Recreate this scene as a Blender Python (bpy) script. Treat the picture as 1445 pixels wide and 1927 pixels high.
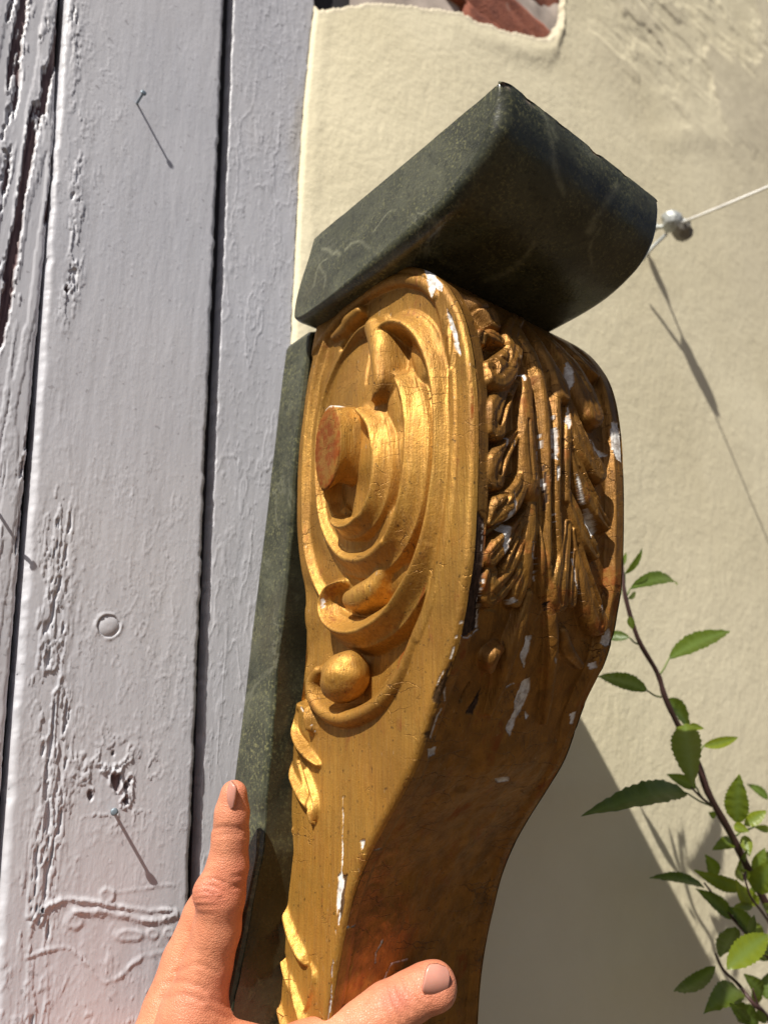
import bpy, bmesh, math, random
import numpy as np
from mathutils import Vector, Matrix

for o in list(bpy.data.objects):
    bpy.data.objects.remove(o)
random.seed(7)
scene = bpy.context.scene
COL = scene.collection

# ------------------------------------------------------------------ camera
YAW, PITCH = math.radians(39.5), math.radians(15.7)
CAM = np.array([0.0, 0.0, 1.45])
FPX, CX, CY = 1390.0, 722.5, 963.5            # focal length and centre, in photo pixels
FW = np.array([math.sin(YAW) * math.cos(PITCH), math.cos(YAW) * math.cos(PITCH), math.sin(PITCH)])
RT = np.array([math.cos(YAW), -math.sin(YAW), 0.0])
UP = np.cross(RT, FW)
cam_data = bpy.data.cameras.new("camera")
cam = bpy.data.objects.new("camera", cam_data)
COL.objects.link(cam)
cam.location = CAM
cam.matrix_world = Matrix(((RT[0], UP[0], -FW[0], CAM[0]), (RT[1], UP[1], -FW[1], CAM[1]),
                           (RT[2], UP[2], -FW[2], CAM[2]), (0, 0, 0, 1)))
cam_data.sensor_fit = 'VERTICAL'
cam_data.sensor_height = 36.0
cam_data.sensor_width = 27.0
cam_data.lens = 36.0 * FPX / 1927.0
cam_data.clip_start = 0.01
cam_data.clip_end = 100
cam_data.dof.use_dof = True
cam_data.dof.focus_distance = 0.345
cam_data.dof.aperture_fstop = 9.0
scene.camera = cam

# ------------------------------------------------------------------ light
SUN_TO = np.array([-2.3, -1.0, 3.0])
SUN_TO /= np.linalg.norm(SUN_TO)
world = bpy.data.worlds.new("World")
scene.world = world
world.use_nodes = True
wn = world.node_tree
sky = wn.nodes.new('ShaderNodeTexSky')
sky.sky_type = 'NISHITA'
sky.sun_disc = False
sky.sun_elevation = math.asin(SUN_TO[2])
sky.sun_rotation = math.atan2(SUN_TO[0], SUN_TO[1]) % (2 * math.pi)
sky.air_density = 0.55
sky.dust_density = 2.0
sky.ozone_density = 0.2
bg = wn.nodes['Background']
bg.inputs['Strength'].default_value = 0.05
wn.links.new(sky.outputs[0], bg.inputs[0])
sun_data = bpy.data.lights.new("sun", 'SUN')
sun_data.energy = 5.0
sun_data.angle = math.radians(0.53)
sun_data.color = (1.0, 0.95, 0.87)
sun = bpy.data.objects.new("sun", sun_data)
COL.objects.link(sun)
sun.rotation_euler = Vector(-SUN_TO).to_track_quat('-Z', 'Y').to_euler()
sun.location = (-2, -1, 4)
scene.view_settings.view_transform = 'Standard'
scene.view_settings.look = 'None'
scene.view_settings.gamma = 1.0
scene.view_settings.use_curve_mapping = False
scene.view_settings.exposure = 0.46
scene.render.engine = 'CYCLES'

# ------------------------------------------------------------------ numeric helpers
def ray(px, py):
    px = np.asarray(px, float); py = np.asarray(py, float)
    return FW + ((px - CX) / FPX)[..., None] * RT - ((py - CY) / FPX)[..., None] * UP

def at_depth(px, py, d):
    return CAM + ray(px, py) * np.asarray(d, float)[..., None]

def on_x(px, py, x):                     # point seen at a photo pixel, on the plane x = const
    r = ray(px, py)
    return CAM + r * ((np.asarray(x, float) - CAM[0]) / r[..., 0])[..., None]

def on_y(px, py, y):
    r = ray(px, py)
    return CAM + r * ((np.asarray(y, float) - CAM[1]) / r[..., 1])[..., None]

def to_px(P):
    v = np.asarray(P, float) - CAM
    z = v @ FW
    return CX + FPX * (v @ RT) / z, CY - FPX * (v @ UP) / z

def _hash(ix, iy, iz, seed):
    h = (ix.astype(np.int64) * 374761393 + iy.astype(np.int64) * 668265263 + iz.astype(np.int64) * 2147483647 + seed * 1274126177) & 0xFFFFFFFF
    h = ((h ^ (h >> 13)) * 1274126177) & 0xFFFFFFFF
    h = ((h ^ (h >> 16)) * 2246822519) & 0xFFFFFFFF
    return ((h ^ (h >> 15)) & 0xFFFFFF) / float(0xFFFFFF)

def noise(x, y, z=None, seed=0):         # value noise, about -1..1
    x = np.asarray(x, float); y = np.asarray(y, float)
    z = np.zeros_like(x) if z is None else np.asarray(z, float)
    fx, fy, fz = np.floor(x), np.floor(y), np.floor(z)
    tx, ty, tz = x - fx, y - fy, z - fz
    sx, sy, sz = [t * t * t * (t * (t * 6 - 15) + 10) for t in (tx, ty, tz)]
    out = 0.0
    for a in (0, 1):
        for b in (0, 1):
            for c in ((0, 1) if np.any(tz) else (0,)):
                w = (sx if a else 1 - sx) * (sy if b else 1 - sy) * (sz if c else 1 - sz)
                out = out + w * _hash(fx + a, fy + b, fz + c, seed)
    return out * 2 - 1

def fbm(x, y, z=None, seed=0, octv=4):
    out = 0.0; a = 1.0; tot = 0.0
    for i in range(octv):
        k = 2.03 ** i
        out = out + a * noise(x * k, y * k, None if z is None else z * k, seed + 17 * i)
        tot += a; a *= 0.5
    return out / tot

def sstep(a, b, x):
    t = np.clip((x - a) / (b - a), 0, 1)
    return t * t * (3 - 2 * t)

def spline(pts, n=12, closed=False):     # Catmull-Rom through any-dimensional points
    P = np.asarray(pts, float)
    m = len(P)
    out = []
    rng = range(m) if closed else range(m - 1)
    for i in rng:
        if closed:
            p0, p1, p2, p3 = P[(i - 1) % m], P[i], P[(i + 1) % m], P[(i + 2) % m]
        else:
            p0, p1, p2, p3 = P[max(i - 1, 0)], P[i], P[i + 1], P[min(i + 2, m - 1)]
        t = np.linspace(0, 1, n, endpoint=False)[:, None]
        out.append(0.5 * ((2 * p1) + (-p0 + p2) * t + (2 * p0 - 5 * p1 + 4 * p2 - p3) * t ** 2 + (-p0 + 3 * p1 - 3 * p2 + p3) * t ** 3))
    out = np.concatenate(out)
    if not closed:
        out = np.vstack([out, P[-1:]])
    return out

def poly_dist(A, B, line, attrs=None):   # distance of grid points to a polyline, with attributes along it
    best = np.full(A.shape, 1e9)
    res = [np.zeros(A.shape) for _ in (attrs or [])]
    for i in range(len(line) - 1):
        p, q = line[i], line[i + 1]
        d = q - p
        L = d @ d + 1e-18
        t = np.clip(((A - p[0]) * d[0] + (B - p[1]) * d[1]) / L, 0, 1)
        dd = np.hypot(A - p[0] - t * d[0], B - p[1] - t * d[1])
        m = dd < best
        best[m] = dd[m]
        for k, at in enumerate(attrs or []):
            res[k][m] = (at[i] + (at[i + 1] - at[i]) * t)[m]
    return best, res

def in_poly(X, Y, poly):
    inside = np.zeros(X.shape, bool)
    n = len(poly)
    for i in range(n):
        x1, y1 = poly[i]; x2, y2 = poly[(i + 1) % n]
        c = ((y1 > Y) != (y2 > Y)) & (X < (x2 - x1) * (Y - y1) / (y2 - y1 + 1e-12) + x1)
        inside ^= c
    return inside

def smax(a, b, k):
    h = np.clip(0.5 + 0.5 * (a - b) / k, 0, 1)
    return b + (a - b) * h + k * h * (1 - h)

# ------------------------------------------------------------------ object helpers
def tag(o, label=None, cat=None, group=None, kind=None):
    if label: o['label'] = label
    if cat: o['category'] = cat
    if group: o['group'] = group
    if kind: o['kind'] = kind
    return o

def empty(name, loc):
    o = bpy.data.objects.new(name, None)
    o.empty_display_size = 0.02
    COL.objects.link(o)
    o.location = loc
    return o

def adopt(o, parent):
    if parent is not None:
        o.parent = parent
        o.matrix_parent_inverse = Matrix.Translation(-world_loc(parent))
    return o

def world_loc(o):
    v = Vector((0, 0, 0))
    while o is not None:
        if o.parent is not None:
            v += o.location + (o.matrix_parent_inverse.translation)
        else:
            v += o.location
        o = o.parent
    return v

def make(name, V, F, mat, parent=None, smooth=True, normals=None, attrs=None):
    me = bpy.data.meshes.new(name)
    V = np.ascontiguousarray(V, np.float32)
    if isinstance(F, np.ndarray):
        nf, k = F.shape
        me.vertices.add(len(V)); me.vertices.foreach_set('co', V.ravel())
        me.loops.add(nf * k); me.loops.foreach_set('vertex_index', F.ravel().astype(np.int32))
        me.polygons.add(nf)
        me.polygons.foreach_set('loop_start', (np.arange(nf) * k).astype(np.int32))
        me.update(calc_edges=True)
        me.validate()
    else:
        me.from_pydata([tuple(map(float, v)) for v in V], [], F)
        me.update()
    me.polygons.foreach_set('use_smooth', np.full(len(me.polygons), smooth))
    for an, av in (attrs or {}).items():
        at = me.attributes.new(an, 'FLOAT_COLOR', 'POINT')
        c = np.ones((len(V), 4), np.float32); c[:, :av.shape[1]] = av
        at.data.foreach_set('color', c.ravel())
    if normals is not None:
        me.normals_split_custom_set_from_vertices([tuple(map(float, n)) for n in normals])
    me.materials.append(mat)
    o = bpy.data.objects.new(name, me)
    COL.objects.link(o)
    return adopt(o, parent)

def grid_faces(nr, nc, flip=False):
    i = np.arange(nr * nc).reshape(nr, nc)
    f = np.stack([i[:-1, :-1], i[:-1, 1:], i[1:, 1:], i[1:, :-1]], -1).reshape(-1, 4)
    return f[:, ::-1] if flip else f

def vert_normals(V, F):
    n = np.zeros_like(V)
    a = V[F[:, 2]] - V[F[:, 0]]; b = V[F[:, 3]] - V[F[:, 1]]
    fn = np.cross(a, b)
    for k in range(4):
        np.add.at(n, F[:, k], fn)
    return n / (np.linalg.norm(n, axis=1)[:, None] + 1e-20)

def split_parts(V, F, ids, names, mats, parent, attrs):
    """one carved surface cut along its features: every feature becomes a mesh of its own"""
    N = vert_normals(V, F)
    made = {}
    fid = ids[F[:, 0]]
    for k in np.unique(fid):
        f = F[fid == k]
        used, inv = np.unique(f, return_inverse=True)
        made[k] = make(names[k], V[used], inv.reshape(-1, 4), mats(k), parent, True, N[used], {a: v[used] for a, v in attrs.items()})
    return made

def loft(rings, cap0=True, cap1=True):
    n = len(rings[0]); V = np.concatenate(rings); F = []
    for r in range(len(rings) - 1):
        for i in range(n):
            j = (i + 1) % n
            F.append((r * n + i, r * n + j, (r + 1) * n + j, (r + 1) * n + i))
    if cap0: F.append(tuple(reversed(range(n))))
    if cap1: F.append(tuple((len(rings) - 1) * n + i for i in range(n)))
    return V, F

def tube(pts, radii, n=10):
    P = np.asarray(pts, float); rings = []
    ref = np.array([0.31, 0.77, 0.55])
    for i in range(len(P)):
        t = P[min(i + 1, len(P) - 1)] - P[max(i - 1, 0)]
        t = t / np.linalg.norm(t)
        a = np.cross(t, ref); a /= np.linalg.norm(a); b = np.cross(t, a)
        ang = np.linspace(0, 2 * np.pi, n, endpoint=False)
        rings.append(P[i] + radii[i] * (np.cos(ang)[:, None] * a + np.sin(ang)[:, None] * b))
    return loft(rings)

# ------------------------------------------------------------------ materials
class Nodes:
    def __init__(self, name):
        self.m = bpy.data.materials.new(name)
        self.m.use_nodes = True
        self.t = self.m.node_tree
        self.b = self.t.nodes['Principled BSDF']
        self._co = None
    def new(self, typ, **kw):
        n = self.t.nodes.new(typ)
        for k, v in kw.items():
            setattr(n, k, v)
        return n
    def link(self, a, b): self.t.links.new(a, b)
    def co(self):
        if self._co is None:
            self._co = self.new('ShaderNodeNewGeometry').outputs['Position']
        return self._co
    def mapping(self, scale, rot=(0, 0, 0)):
        n = self.new('ShaderNodeMapping')
        n.inputs['Scale'].default_value = scale
        n.inputs['Rotation'].default_value = rot
        self.link(self.co(), n.inputs['Vector'])
        return n.outputs[0]
    def noise(self, scale, detail=5, rough=0.55, vec=None, dist=0.0):
        n = self.new('ShaderNodeTexNoise')
        n.inputs['Scale'].default_value = scale
        n.inputs['Detail'].default_value = detail
        n.inputs['Roughness'].default_value = rough
        n.inputs['Distortion'].default_value = dist
        self.link(vec if vec is not None else self.co(), n.inputs['Vector'])
        return n.outputs['Fac']
    def voronoi(self, scale, feature='DISTANCE_TO_EDGE', vec=None):
        n = self.new('ShaderNodeTexVoronoi', feature=feature)
        n.inputs['Scale'].default_value = scale
        self.link(vec if vec is not None else self.co(), n.inputs['Vector'])
        return n.outputs['Distance']
    def ramp(self, fac, stops, interp='LINEAR'):
        n = self.new('ShaderNodeValToRGB')
        n.color_ramp.interpolation = interp
        e = n.color_ramp.elements
        while len(e) < len(stops): e.new(0.5)
        for el, (p, c) in zip(e, stops):
            el.position = p
            el.color = (*c, 1) if hasattr(c, '__len__') else (c, c, c, 1)
        self.link(fac, n.inputs[0])
        return n.outputs[0]
    def mix(self, fac, a, b, blend='MIX'):
        n = self.new('ShaderNodeMix', data_type='RGBA', blend_type=blend)
        for sock, v in ((n.inputs[0], fac), (n.inputs[6], a), (n.inputs[7], b)):
            if hasattr(v, 'links'): self.link(v, sock)
            elif hasattr(v, '__len__'): sock.default_value = (*v, 1)
            else: sock.default_value = v
        return n.outputs[2]
    def math(self, op, a, b=0.0, clamp=False):
        n = self.new('ShaderNodeMath', operation=op, use_clamp=clamp)
        for sock, v in ((n.inputs[0], a), (n.inputs[1], b)):
            if hasattr(v, 'links'): self.link(v, sock)
            else: sock.default_value = v
        return n.outputs[0]
    def attr(self, name):
        n = self.new('ShaderNodeAttribute', attribute_name=name)
        s = self.new('ShaderNodeSeparateColor')
        self.link(n.outputs['Color'], s.inputs[0])
        return s.outputs
    def bump(self, h, dist, strength=1.0, prev=None):
        n = self.new('ShaderNodeBump')
        n.inputs['Strength'].default_value = strength
        n.inputs['Distance'].default_value = dist
        self.link(h, n.inputs['Height'])
        if prev is not None: self.link(prev, n.inputs['Normal'])
        return n.outputs[0]
    def set(self, **kw):
        for k, v in kw.items():
            s = self.b.inputs[k.replace('_', ' ')]
            if hasattr(v, 'links'): self.link(v, s)
            elif hasattr(v, '__len__') and len(v) == 3 and s.type == 'RGBA': s.default_value = (*v, 1)
            else: s.default_value = v
        return self.m

def mat_plain(name, col, rough=0.5, **kw):
    n = Nodes(name)
    f = n.noise(60, 4)
    c = n.mix(n.ramp(f, [(0.3, 0.0), (0.7, 1.0)]), tuple(x * 0.8 for x in col), tuple(min(1, x * 1.15) for x in col))
    return n.set(Base_Color=c, Roughness=rough, **kw)

def mat_gold(name='gilding', age_shade=0.0):
    n = Nodes(name)
    streak = n.noise(1.0, 6, 0.62, n.mapping((520, 520, 26)))
    streak2 = n.noise(1.0, 4, 0.6, n.mapping((1500, 1500, 90)))
    blot = n.noise(30, 6, 0.62)
    big = n.noise(11, 4, 0.55)
    fine = n.noise(1100, 3, 0.6)
    c = n.ramp(blot, [(0.25, (0.35, 0.155, 0.022)), (0.5, (0.49, 0.25, 0.042)), (0.75, (0.63, 0.36, 0.080))])
    c = n.mix(n.math('MULTIPLY', n.ramp(streak, [(0.42, 0.0), (0.66, 1.0)]), 0.55), c, (0.27, 0.125, 0.026))
    c = n.mix(n.math('MULTIPLY', n.ramp(streak2, [(0.5, 0.0), (0.7, 1.0)]), 0.30), c, (0.62, 0.40, 0.14))
    # olive-brown film of old varnish in uneven patches
    c = n.mix(n.math('MULTIPLY', n.ramp(big, [(0.42, 0.0), (0.66, 1.0)]), 0.75), c, (0.20, 0.095, 0.015))
    if age_shade: c = n.mix(age_shade, c, n.mix(n.ramp(n.noise(120, 6, 0.65), [(0.35, 0.0), (0.65, 1.0)]), (0.085, 0.034, 0.006), (0.27, 0.12, 0.022)))
    # bole shining through where the leaf is rubbed
    rub = n.math('MULTIPLY', n.ramp(n.noise(70, 7, 0.72), [(0.56, 0.0), (0.68, 1.0)]), n.ramp(streak, [(0.4, 0.0), (0.6, 1.0)]))
    c = n.mix(n.math('MULTIPLY', rub, 0.6), c, (0.25, 0.065, 0.018))
    speck = n.ramp(n.noise(480, 2, 0.5), [(0.66, 0.0), (0.72, 1.0)])
    c = n.mix(n.math('MULTIPLY', speck, 0.65), c, (0.045, 0.026, 0.012))
    pale = n.ramp(n.noise(1.0, 3, 0.6, n.mapping((420, 420, 120))), [(0.70, 0.0), (0.76, 1.0)])
    c = n.mix(n.math('MULTIPLY', pale, 0.45), c, (0.60, 0.50, 0.36))
    # a few fine cracks across the grain
    wob = n.new('ShaderNodeTexNoise'); wob.inputs['Scale'].default_value = 90; wob.inputs['Detail'].default_value = 4
    n.link(n.co(), wob.inputs['Vector'])
    vadd = n.new('ShaderNodeVectorMath', operation='MULTIPLY_ADD')
    n.link(wob.outputs['Color'], vadd.inputs[0]); vadd.inputs[1].default_value = (0.9, 0.9, 0.9); n.link(n.mapping((38, 38, 120)), vadd.inputs[2])
    crk = n.voronoi(1.0, vec=vadd.outputs[0])
    crm = n.math('MULTIPLY', n.ramp(crk, [(0.0, 1.0), (0.016, 0.0)]), n.ramp(n.noise(34, 3), [(0.54 - 0.12 * age_shade, 0.0), (0.62 - 0.12 * age_shade, 1.0)]))
    c = n.mix(n.math('MULTIPLY', crm, 0.75), c, (0.10, 0.05, 0.018))
    w = n.attr('wear')
    c = n.mix(w[2], c, n.mix(n.ramp(n.noise(260, 5), [(0.42, 0.0), (0.6, 1.0)]), (0.22, 0.055, 0.008), (0.25, 0.115, 0.022)))
    wood = n.ramp(n.noise(1.0, 5, 0.65, n.mapping((900, 900, 60))), [(0.35, (0.016, 0.010, 0.007)), (0.65, (0.085, 0.05, 0.034))])
    c = n.mix(w[1], c, wood)
    c = n.mix(w[0], c, n.mix(n.ramp(n.noise(260, 4), [(0.45, 0.0), (0.62, 1.0)]), (0.74, 0.72, 0.68), (0.45, 0.40, 0.35)))
    bare = n.math('MAXIMUM', n.math('MAXIMUM', w[0], w[1]), n.math('MULTIPLY', w[2], 0.85))
    met = n.math('MULTIPLY', n.math('SUBTRACT', 1.0, bare), n.ramp(blot, [(0.3, 0.38), (0.7, 0.68)]))
    ro = n.math('ADD', n.ramp(blot, [(0.3, 0.52), (0.7, 0.38)]), n.math('MULTIPLY', bare, 0.3))
    if age_shade: ro = n.math('SUBTRACT', ro, 0.08)
    ro = n.math('ADD', ro, n.math('MULTIPLY', n.ramp(streak, [(0.3, 0.0), (0.7, 1.0)]), 0.12))
    h = n.math('ADD', n.math('MULTIPLY', streak, 0.6), n.math('MULTIPLY', fine, 0.22))
    h = n.math('ADD', h, n.math('MULTIPLY', streak2, 0.3))
    h = n.math('ADD', h, n.math('MULTIPLY', n.noise(140, 4), 0.5))
    h = n.math('SUBTRACT', h, n.math('MULTIPLY', crm, 0.5))
    nb = n.bump(h, 0.0009, 0.75)
    return n.set(Base_Color=c, Metallic=met, Roughness=ro, Normal=nb, Specular_IOR_Level=n.math('SUBTRACT', 0.45, n.math('MULTIPLY', bare, 0.36)))

def mat_marble(name, dark=0.0):
    n = Nodes(name)
    a = n.noise(26, 9, 0.66, dist=0.8)
    b = n.noise(620, 4, 0.6)
    c = n.ramp(a, [(0.28, (0.018, 0.020, 0.013)), (0.5, (0.050, 0.053, 0.033)), (0.75, (0.096, 0.099, 0.064))])
    c = n.mix(n.math('MULTIPLY', n.ramp(b, [(0.51, 0.0), (0.65, 0.75)]), n.ramp(n.noise(40, 4), [(0.35, 0.1), (0.62, 1.0)])), c, (0.19, 0.185, 0.085))
    c = n.mix(n.math('MULTIPLY', n.ramp(n.noise(300, 4), [(0.55, 0.0), (0.66, 1.0)]), 0.6), c, (0.016, 0.018, 0.013))
    v = n.math('ABSOLUTE', n.math('SUBTRACT', n.noise(9, 6, 0.6, dist=2.0), 0.5))
    vm = n.math('MULTIPLY', n.ramp(v, [(0.0, 1.0), (0.02, 0.0)]), n.ramp(n.noise(21, 4), [(0.50, 0.0), (0.66, 1.0)]))
    c = n.mix(n.math('MULTIPLY', vm, 0.55), c, (0.20, 0.20, 0.14))
    br = n.ramp(n.noise(15, 5), [(0.52, 0.0), (0.72, 1.0)])
    c = n.mix(n.math('MULTIPLY', br, 0.55), c, (0.032, 0.022, 0.012))
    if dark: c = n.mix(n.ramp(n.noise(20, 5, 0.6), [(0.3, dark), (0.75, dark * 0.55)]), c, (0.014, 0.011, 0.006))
    w = n.attr('wear')
    c = n.mix(w[0], c, (0.40, 0.31, 0.24))
    c = n.mix(n.math('MULTIPLY', w[1], n.ramp(n.noise(400, 3), [(0.35, 0.4), (0.6, 1.0)])), c, (0.30, 0.30, 0.20))
    nb = n.bump(n.noise(700, 3), 0.0003, 0.4)
    nb = n.bump(n.noise(45, 4), 0.0012, 0.25, nb)
    ro = n.ramp(n.noise(60, 5), [(0.3, 0.20), (0.7, 0.40)])
    return n.set(Base_Color=c, Roughness=ro, Normal=nb, Specular_IOR_Level=0.45)

def mat_paint():
    n = Nodes('lilac_grey_paint')
    a = n.noise(7, 6, 0.6)
    c = n.ramp(a, [(0.3, (0.53, 0.535, 0.58)), (0.7, (0.615, 0.615, 0.655))])
    st = n.noise(1.0, 5, 0.6, n.mapping((260, 260, 14)))
    c = n.mix(n.ramp(st, [(0.4, 0.0), (0.75, 0.35)]), c, (0.49, 0.485, 0.505))
    c = n.mix(n.math('MULTIPLY', n.ramp(n.noise(240, 2), [(0.68, 0.0), (0.74, 1.0)]), 0.4), c, (0.16, 0.14, 0.15))
    w = n.attr('wear')
    c = n.mix(w[0], c, n.mix(n.ramp(n.noise(1.0, 4, 0.6, n.mapping((700, 700, 40))), [(0.4, 0.0), (0.6, 1.0)]), (0.065, 0.028, 0.03), (0.17, 0.10, 0.10)))
    c = n.mix(w[1], c, (0.40, 0.34, 0.24))
    c = n.mix(n.math('MULTIPLY', w[2], 0.55), c, (0.20, 0.185, 0.19))
    c = n.mix(n.math('MULTIPLY', n.ramp(n.noise(3.5, 6, 0.65), [(0.48, 0.0), (0.75, 1.0)]), 0.35), c, (0.50, 0.48, 0.48))
    h = n.math('ADD', n.math('MULTIPLY', n.noise(1.0, 5, 0.6, n.mapping((520, 520, 90))), 0.6), n.math('MULTIPLY', n.noise(900, 3), 0.25))
    nb = n.bump(h, 0.0006, 0.30)
    return n.set(Base_Color=c, Roughness=0.5, Normal=nb)

def mat_plaster():
    n = Nodes('cream_render')
    a = n.noise(5, 6, 0.6)
    c = n.ramp(a, [(0.3, (0.72, 0.645, 0.44)), (0.7, (0.82, 0.745, 0.53))])
    w = n.attr('wear')
    c = n.mix(w[0], c, n.ramp(n.noise(30, 6), [(0.3, (0.48, 0.42, 0.31)), (0.7, (0.62, 0.55, 0.41))]))
    h = n.math('ADD', n.noise(230, 4, 0.55), n.math('MULTIPLY', n.noise(800, 3, 0.6), 0.25))
    nb = n.bump(h, 0.0017, 0.30)
    return n.set(Base_Color=c, Roughness=0.85, Normal=nb)

def mat_brick():
    n = Nodes('red_brick')
    c = n.ramp(n.noise(60, 6, 0.65), [(0.3, (0.16, 0.045, 0.025)), (0.6, (0.28, 0.085, 0.045)), (0.8, (0.36, 0.24, 0.19))])
    return n.set(Base_Color=c, Roughness=0.9, Normal=n.bump(n.noise(300, 5), 0.002, 0.6))

def mat_skin():
    n = Nodes('skin')
    a = n.noise(55, 5, 0.6)
    c = n.ramp(a, [(0.3, (0.60, 0.22, 0.115)), (0.7, (0.72, 0.295, 0.165))])
    w = n.attr('wear')
    c = n.mix(w[0], c, (0.56, 0.17, 0.115))
    c = n.mix(w[1], c, (0.36, 0.14, 0.085))
    cell = n.voronoi(900)
    line = n.noise(1.0, 4, 0.6, n.mapping((300, 300, 1100)))
    h = n.math('ADD', n.math('MULTIPLY', n.ramp(cell, [(0.0, 0.0), (0.2, 1.0)]), 0.5), n.math('MULTIPLY', line, 0.9))
    c = n.mix(n.math('MULTIPLY', n.ramp(n.noise(190, 5, 0.65), [(0.45, 0.0), (0.7, 1.0)]), 0.30), c, (0.40, 0.12, 0.065))
    c = n.mix(n.math('MULTIPLY', n.ramp(n.noise(24, 3), [(0.52, 0.0), (0.72, 1.0)]), 0.35), c, (0.62, 0.17, 0.10))
    nb = n.bump(h, 0.0005, 0.5)
    n.b.subsurface_method = 'RANDOM_WALK'
    return n.set(Base_Color=c, Roughness=n.ramp(n.noise(70, 4), [(0.3, 0.34), (0.7, 0.52)]), Normal=nb, Subsurface_Weight=0.05, Subsurface_Scale=0.003,
                 Subsurface_Radius=(1.0, 0.35, 0.2), Specular_IOR_Level=0.45)

def mat_leaf():
    n = Nodes('leaf_blade')
    w = n.attr('wear')                    # r: along midrib/veins, g: yellow tint of sunlit leaves, painted in
    a = n.noise(180, 4)
    c = n.mix(n.ramp(a, [(0.3, 0.0), (0.7, 1.0)]), (0.038, 0.070, 0.010), (0.075, 0.120, 0.018))
    c = n.mix(w[1], c, (0.24, 0.29, 0.02))
    c = n.mix(n.math('MULTIPLY', w[0], 0.6), c, (0.17, 0.25, 0.07))
    tr = n.new('ShaderNodeBsdfTranslucent')
    n.link(n.mix(0.5, c, (0.26, 0.40, 0.02)), tr.inputs['Color'])
    ms = n.new('ShaderNodeMixShader'); ms.inputs[0].default_value = 0.48
    out = n.t.nodes['Material Output']
    n.set(Base_Color=c, Roughness=0.38, Normal=n.bump(n.noise(500, 3), 0.0006, 0.5))
    n.link(n.b.outputs[0], ms.inputs[1]); n.link(tr.outputs[0], ms.inputs[2])
    n.link(ms.outputs[0], out.inputs[0])
    return n.m

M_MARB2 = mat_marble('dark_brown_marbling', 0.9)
M_GOLD2 = mat_gold('aged_shaded_gilding', 0.70)  # front gilding: shade of grazing light put into the colour, plus aged cracking
M_GOLD, M_MARB, M_PAINT, M_PLAS = mat_gold(), mat_marble('green_marbling'), mat_paint(), mat_plaster()
M_BRICK, M_SKIN, M_LEAF = mat_brick(), mat_skin(), mat_leaf()
M_STEM = mat_plain('stem_bark', (0.055, 0.025, 0.022), 0.55)
M_DARK = mat_plain('dark_gap_wood', (0.03, 0.027, 0.03), 0.8)
M_MORTAR = mat_plain('pale_mortar', (0.45, 0.38, 0.33), 0.9)
M_NAILSTEEL = mat_plain('nail_steel', (0.22, 0.27, 0.31), 0.5, Metallic=0.6)
M_ZINC = mat_plain('zinc', (0.36, 0.38, 0.37), 0.5, Metallic=0.3)
M_CORD = mat_plain('white_cord', (0.82, 0.82, 0.80), 0.5)
M_FNAIL = mat_plain('fingernail', (0.60, 0.28, 0.21), 0.30, Subsurface_Weight=0.1, Subsurface_Scale=0.002)
# ------------------------------------------------------------------ the wall: painted boards and cream render
WALL_Y = 0.41
def lineX(pxpts, y, z):                  # x of a traced, nearly upright line on the plane y, at heights z
    P = on_y([p[0] for p in pxpts], [p[1] for p in pxpts], y)
    o = np.argsort(P[:, 2])
    return np.interp(z, P[o, 2], P[o, 0]) + np.where(z > P[o[-1], 2], (z - P[o[-1], 2]) * ((P[o[-1], 0] - P[o[-2], 0]) / (P[o[-1], 2] - P[o[-2], 2])), 0) \
        + np.where(z < P[o[0], 2], (z - P[o[0], 2]) * ((P[o[1], 0] - P[o[0], 0]) / (P[o[1], 2] - P[o[0], 2])), 0)

def worms(X, Z, sc, seed, thr=0.05):     # thin curled edges of cracked paint
    wx = X * sc + 0.6 * fbm(X * sc * 1.7, Z * sc * 1.1, seed=seed + 3, octv=3)
    wz = Z * sc * 0.7 + 0.6 * fbm(X * sc * 1.7, Z * sc * 1.1, seed=seed + 9, octv=3)
    n = np.abs(noise(wx, wz, seed=seed))
    return np.clip(1 - n / thr, 0, 1) * sstep(0.0, 0.35, noise(X * sc * 0.8, Z * sc * 0.5, seed=seed + 31))

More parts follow.
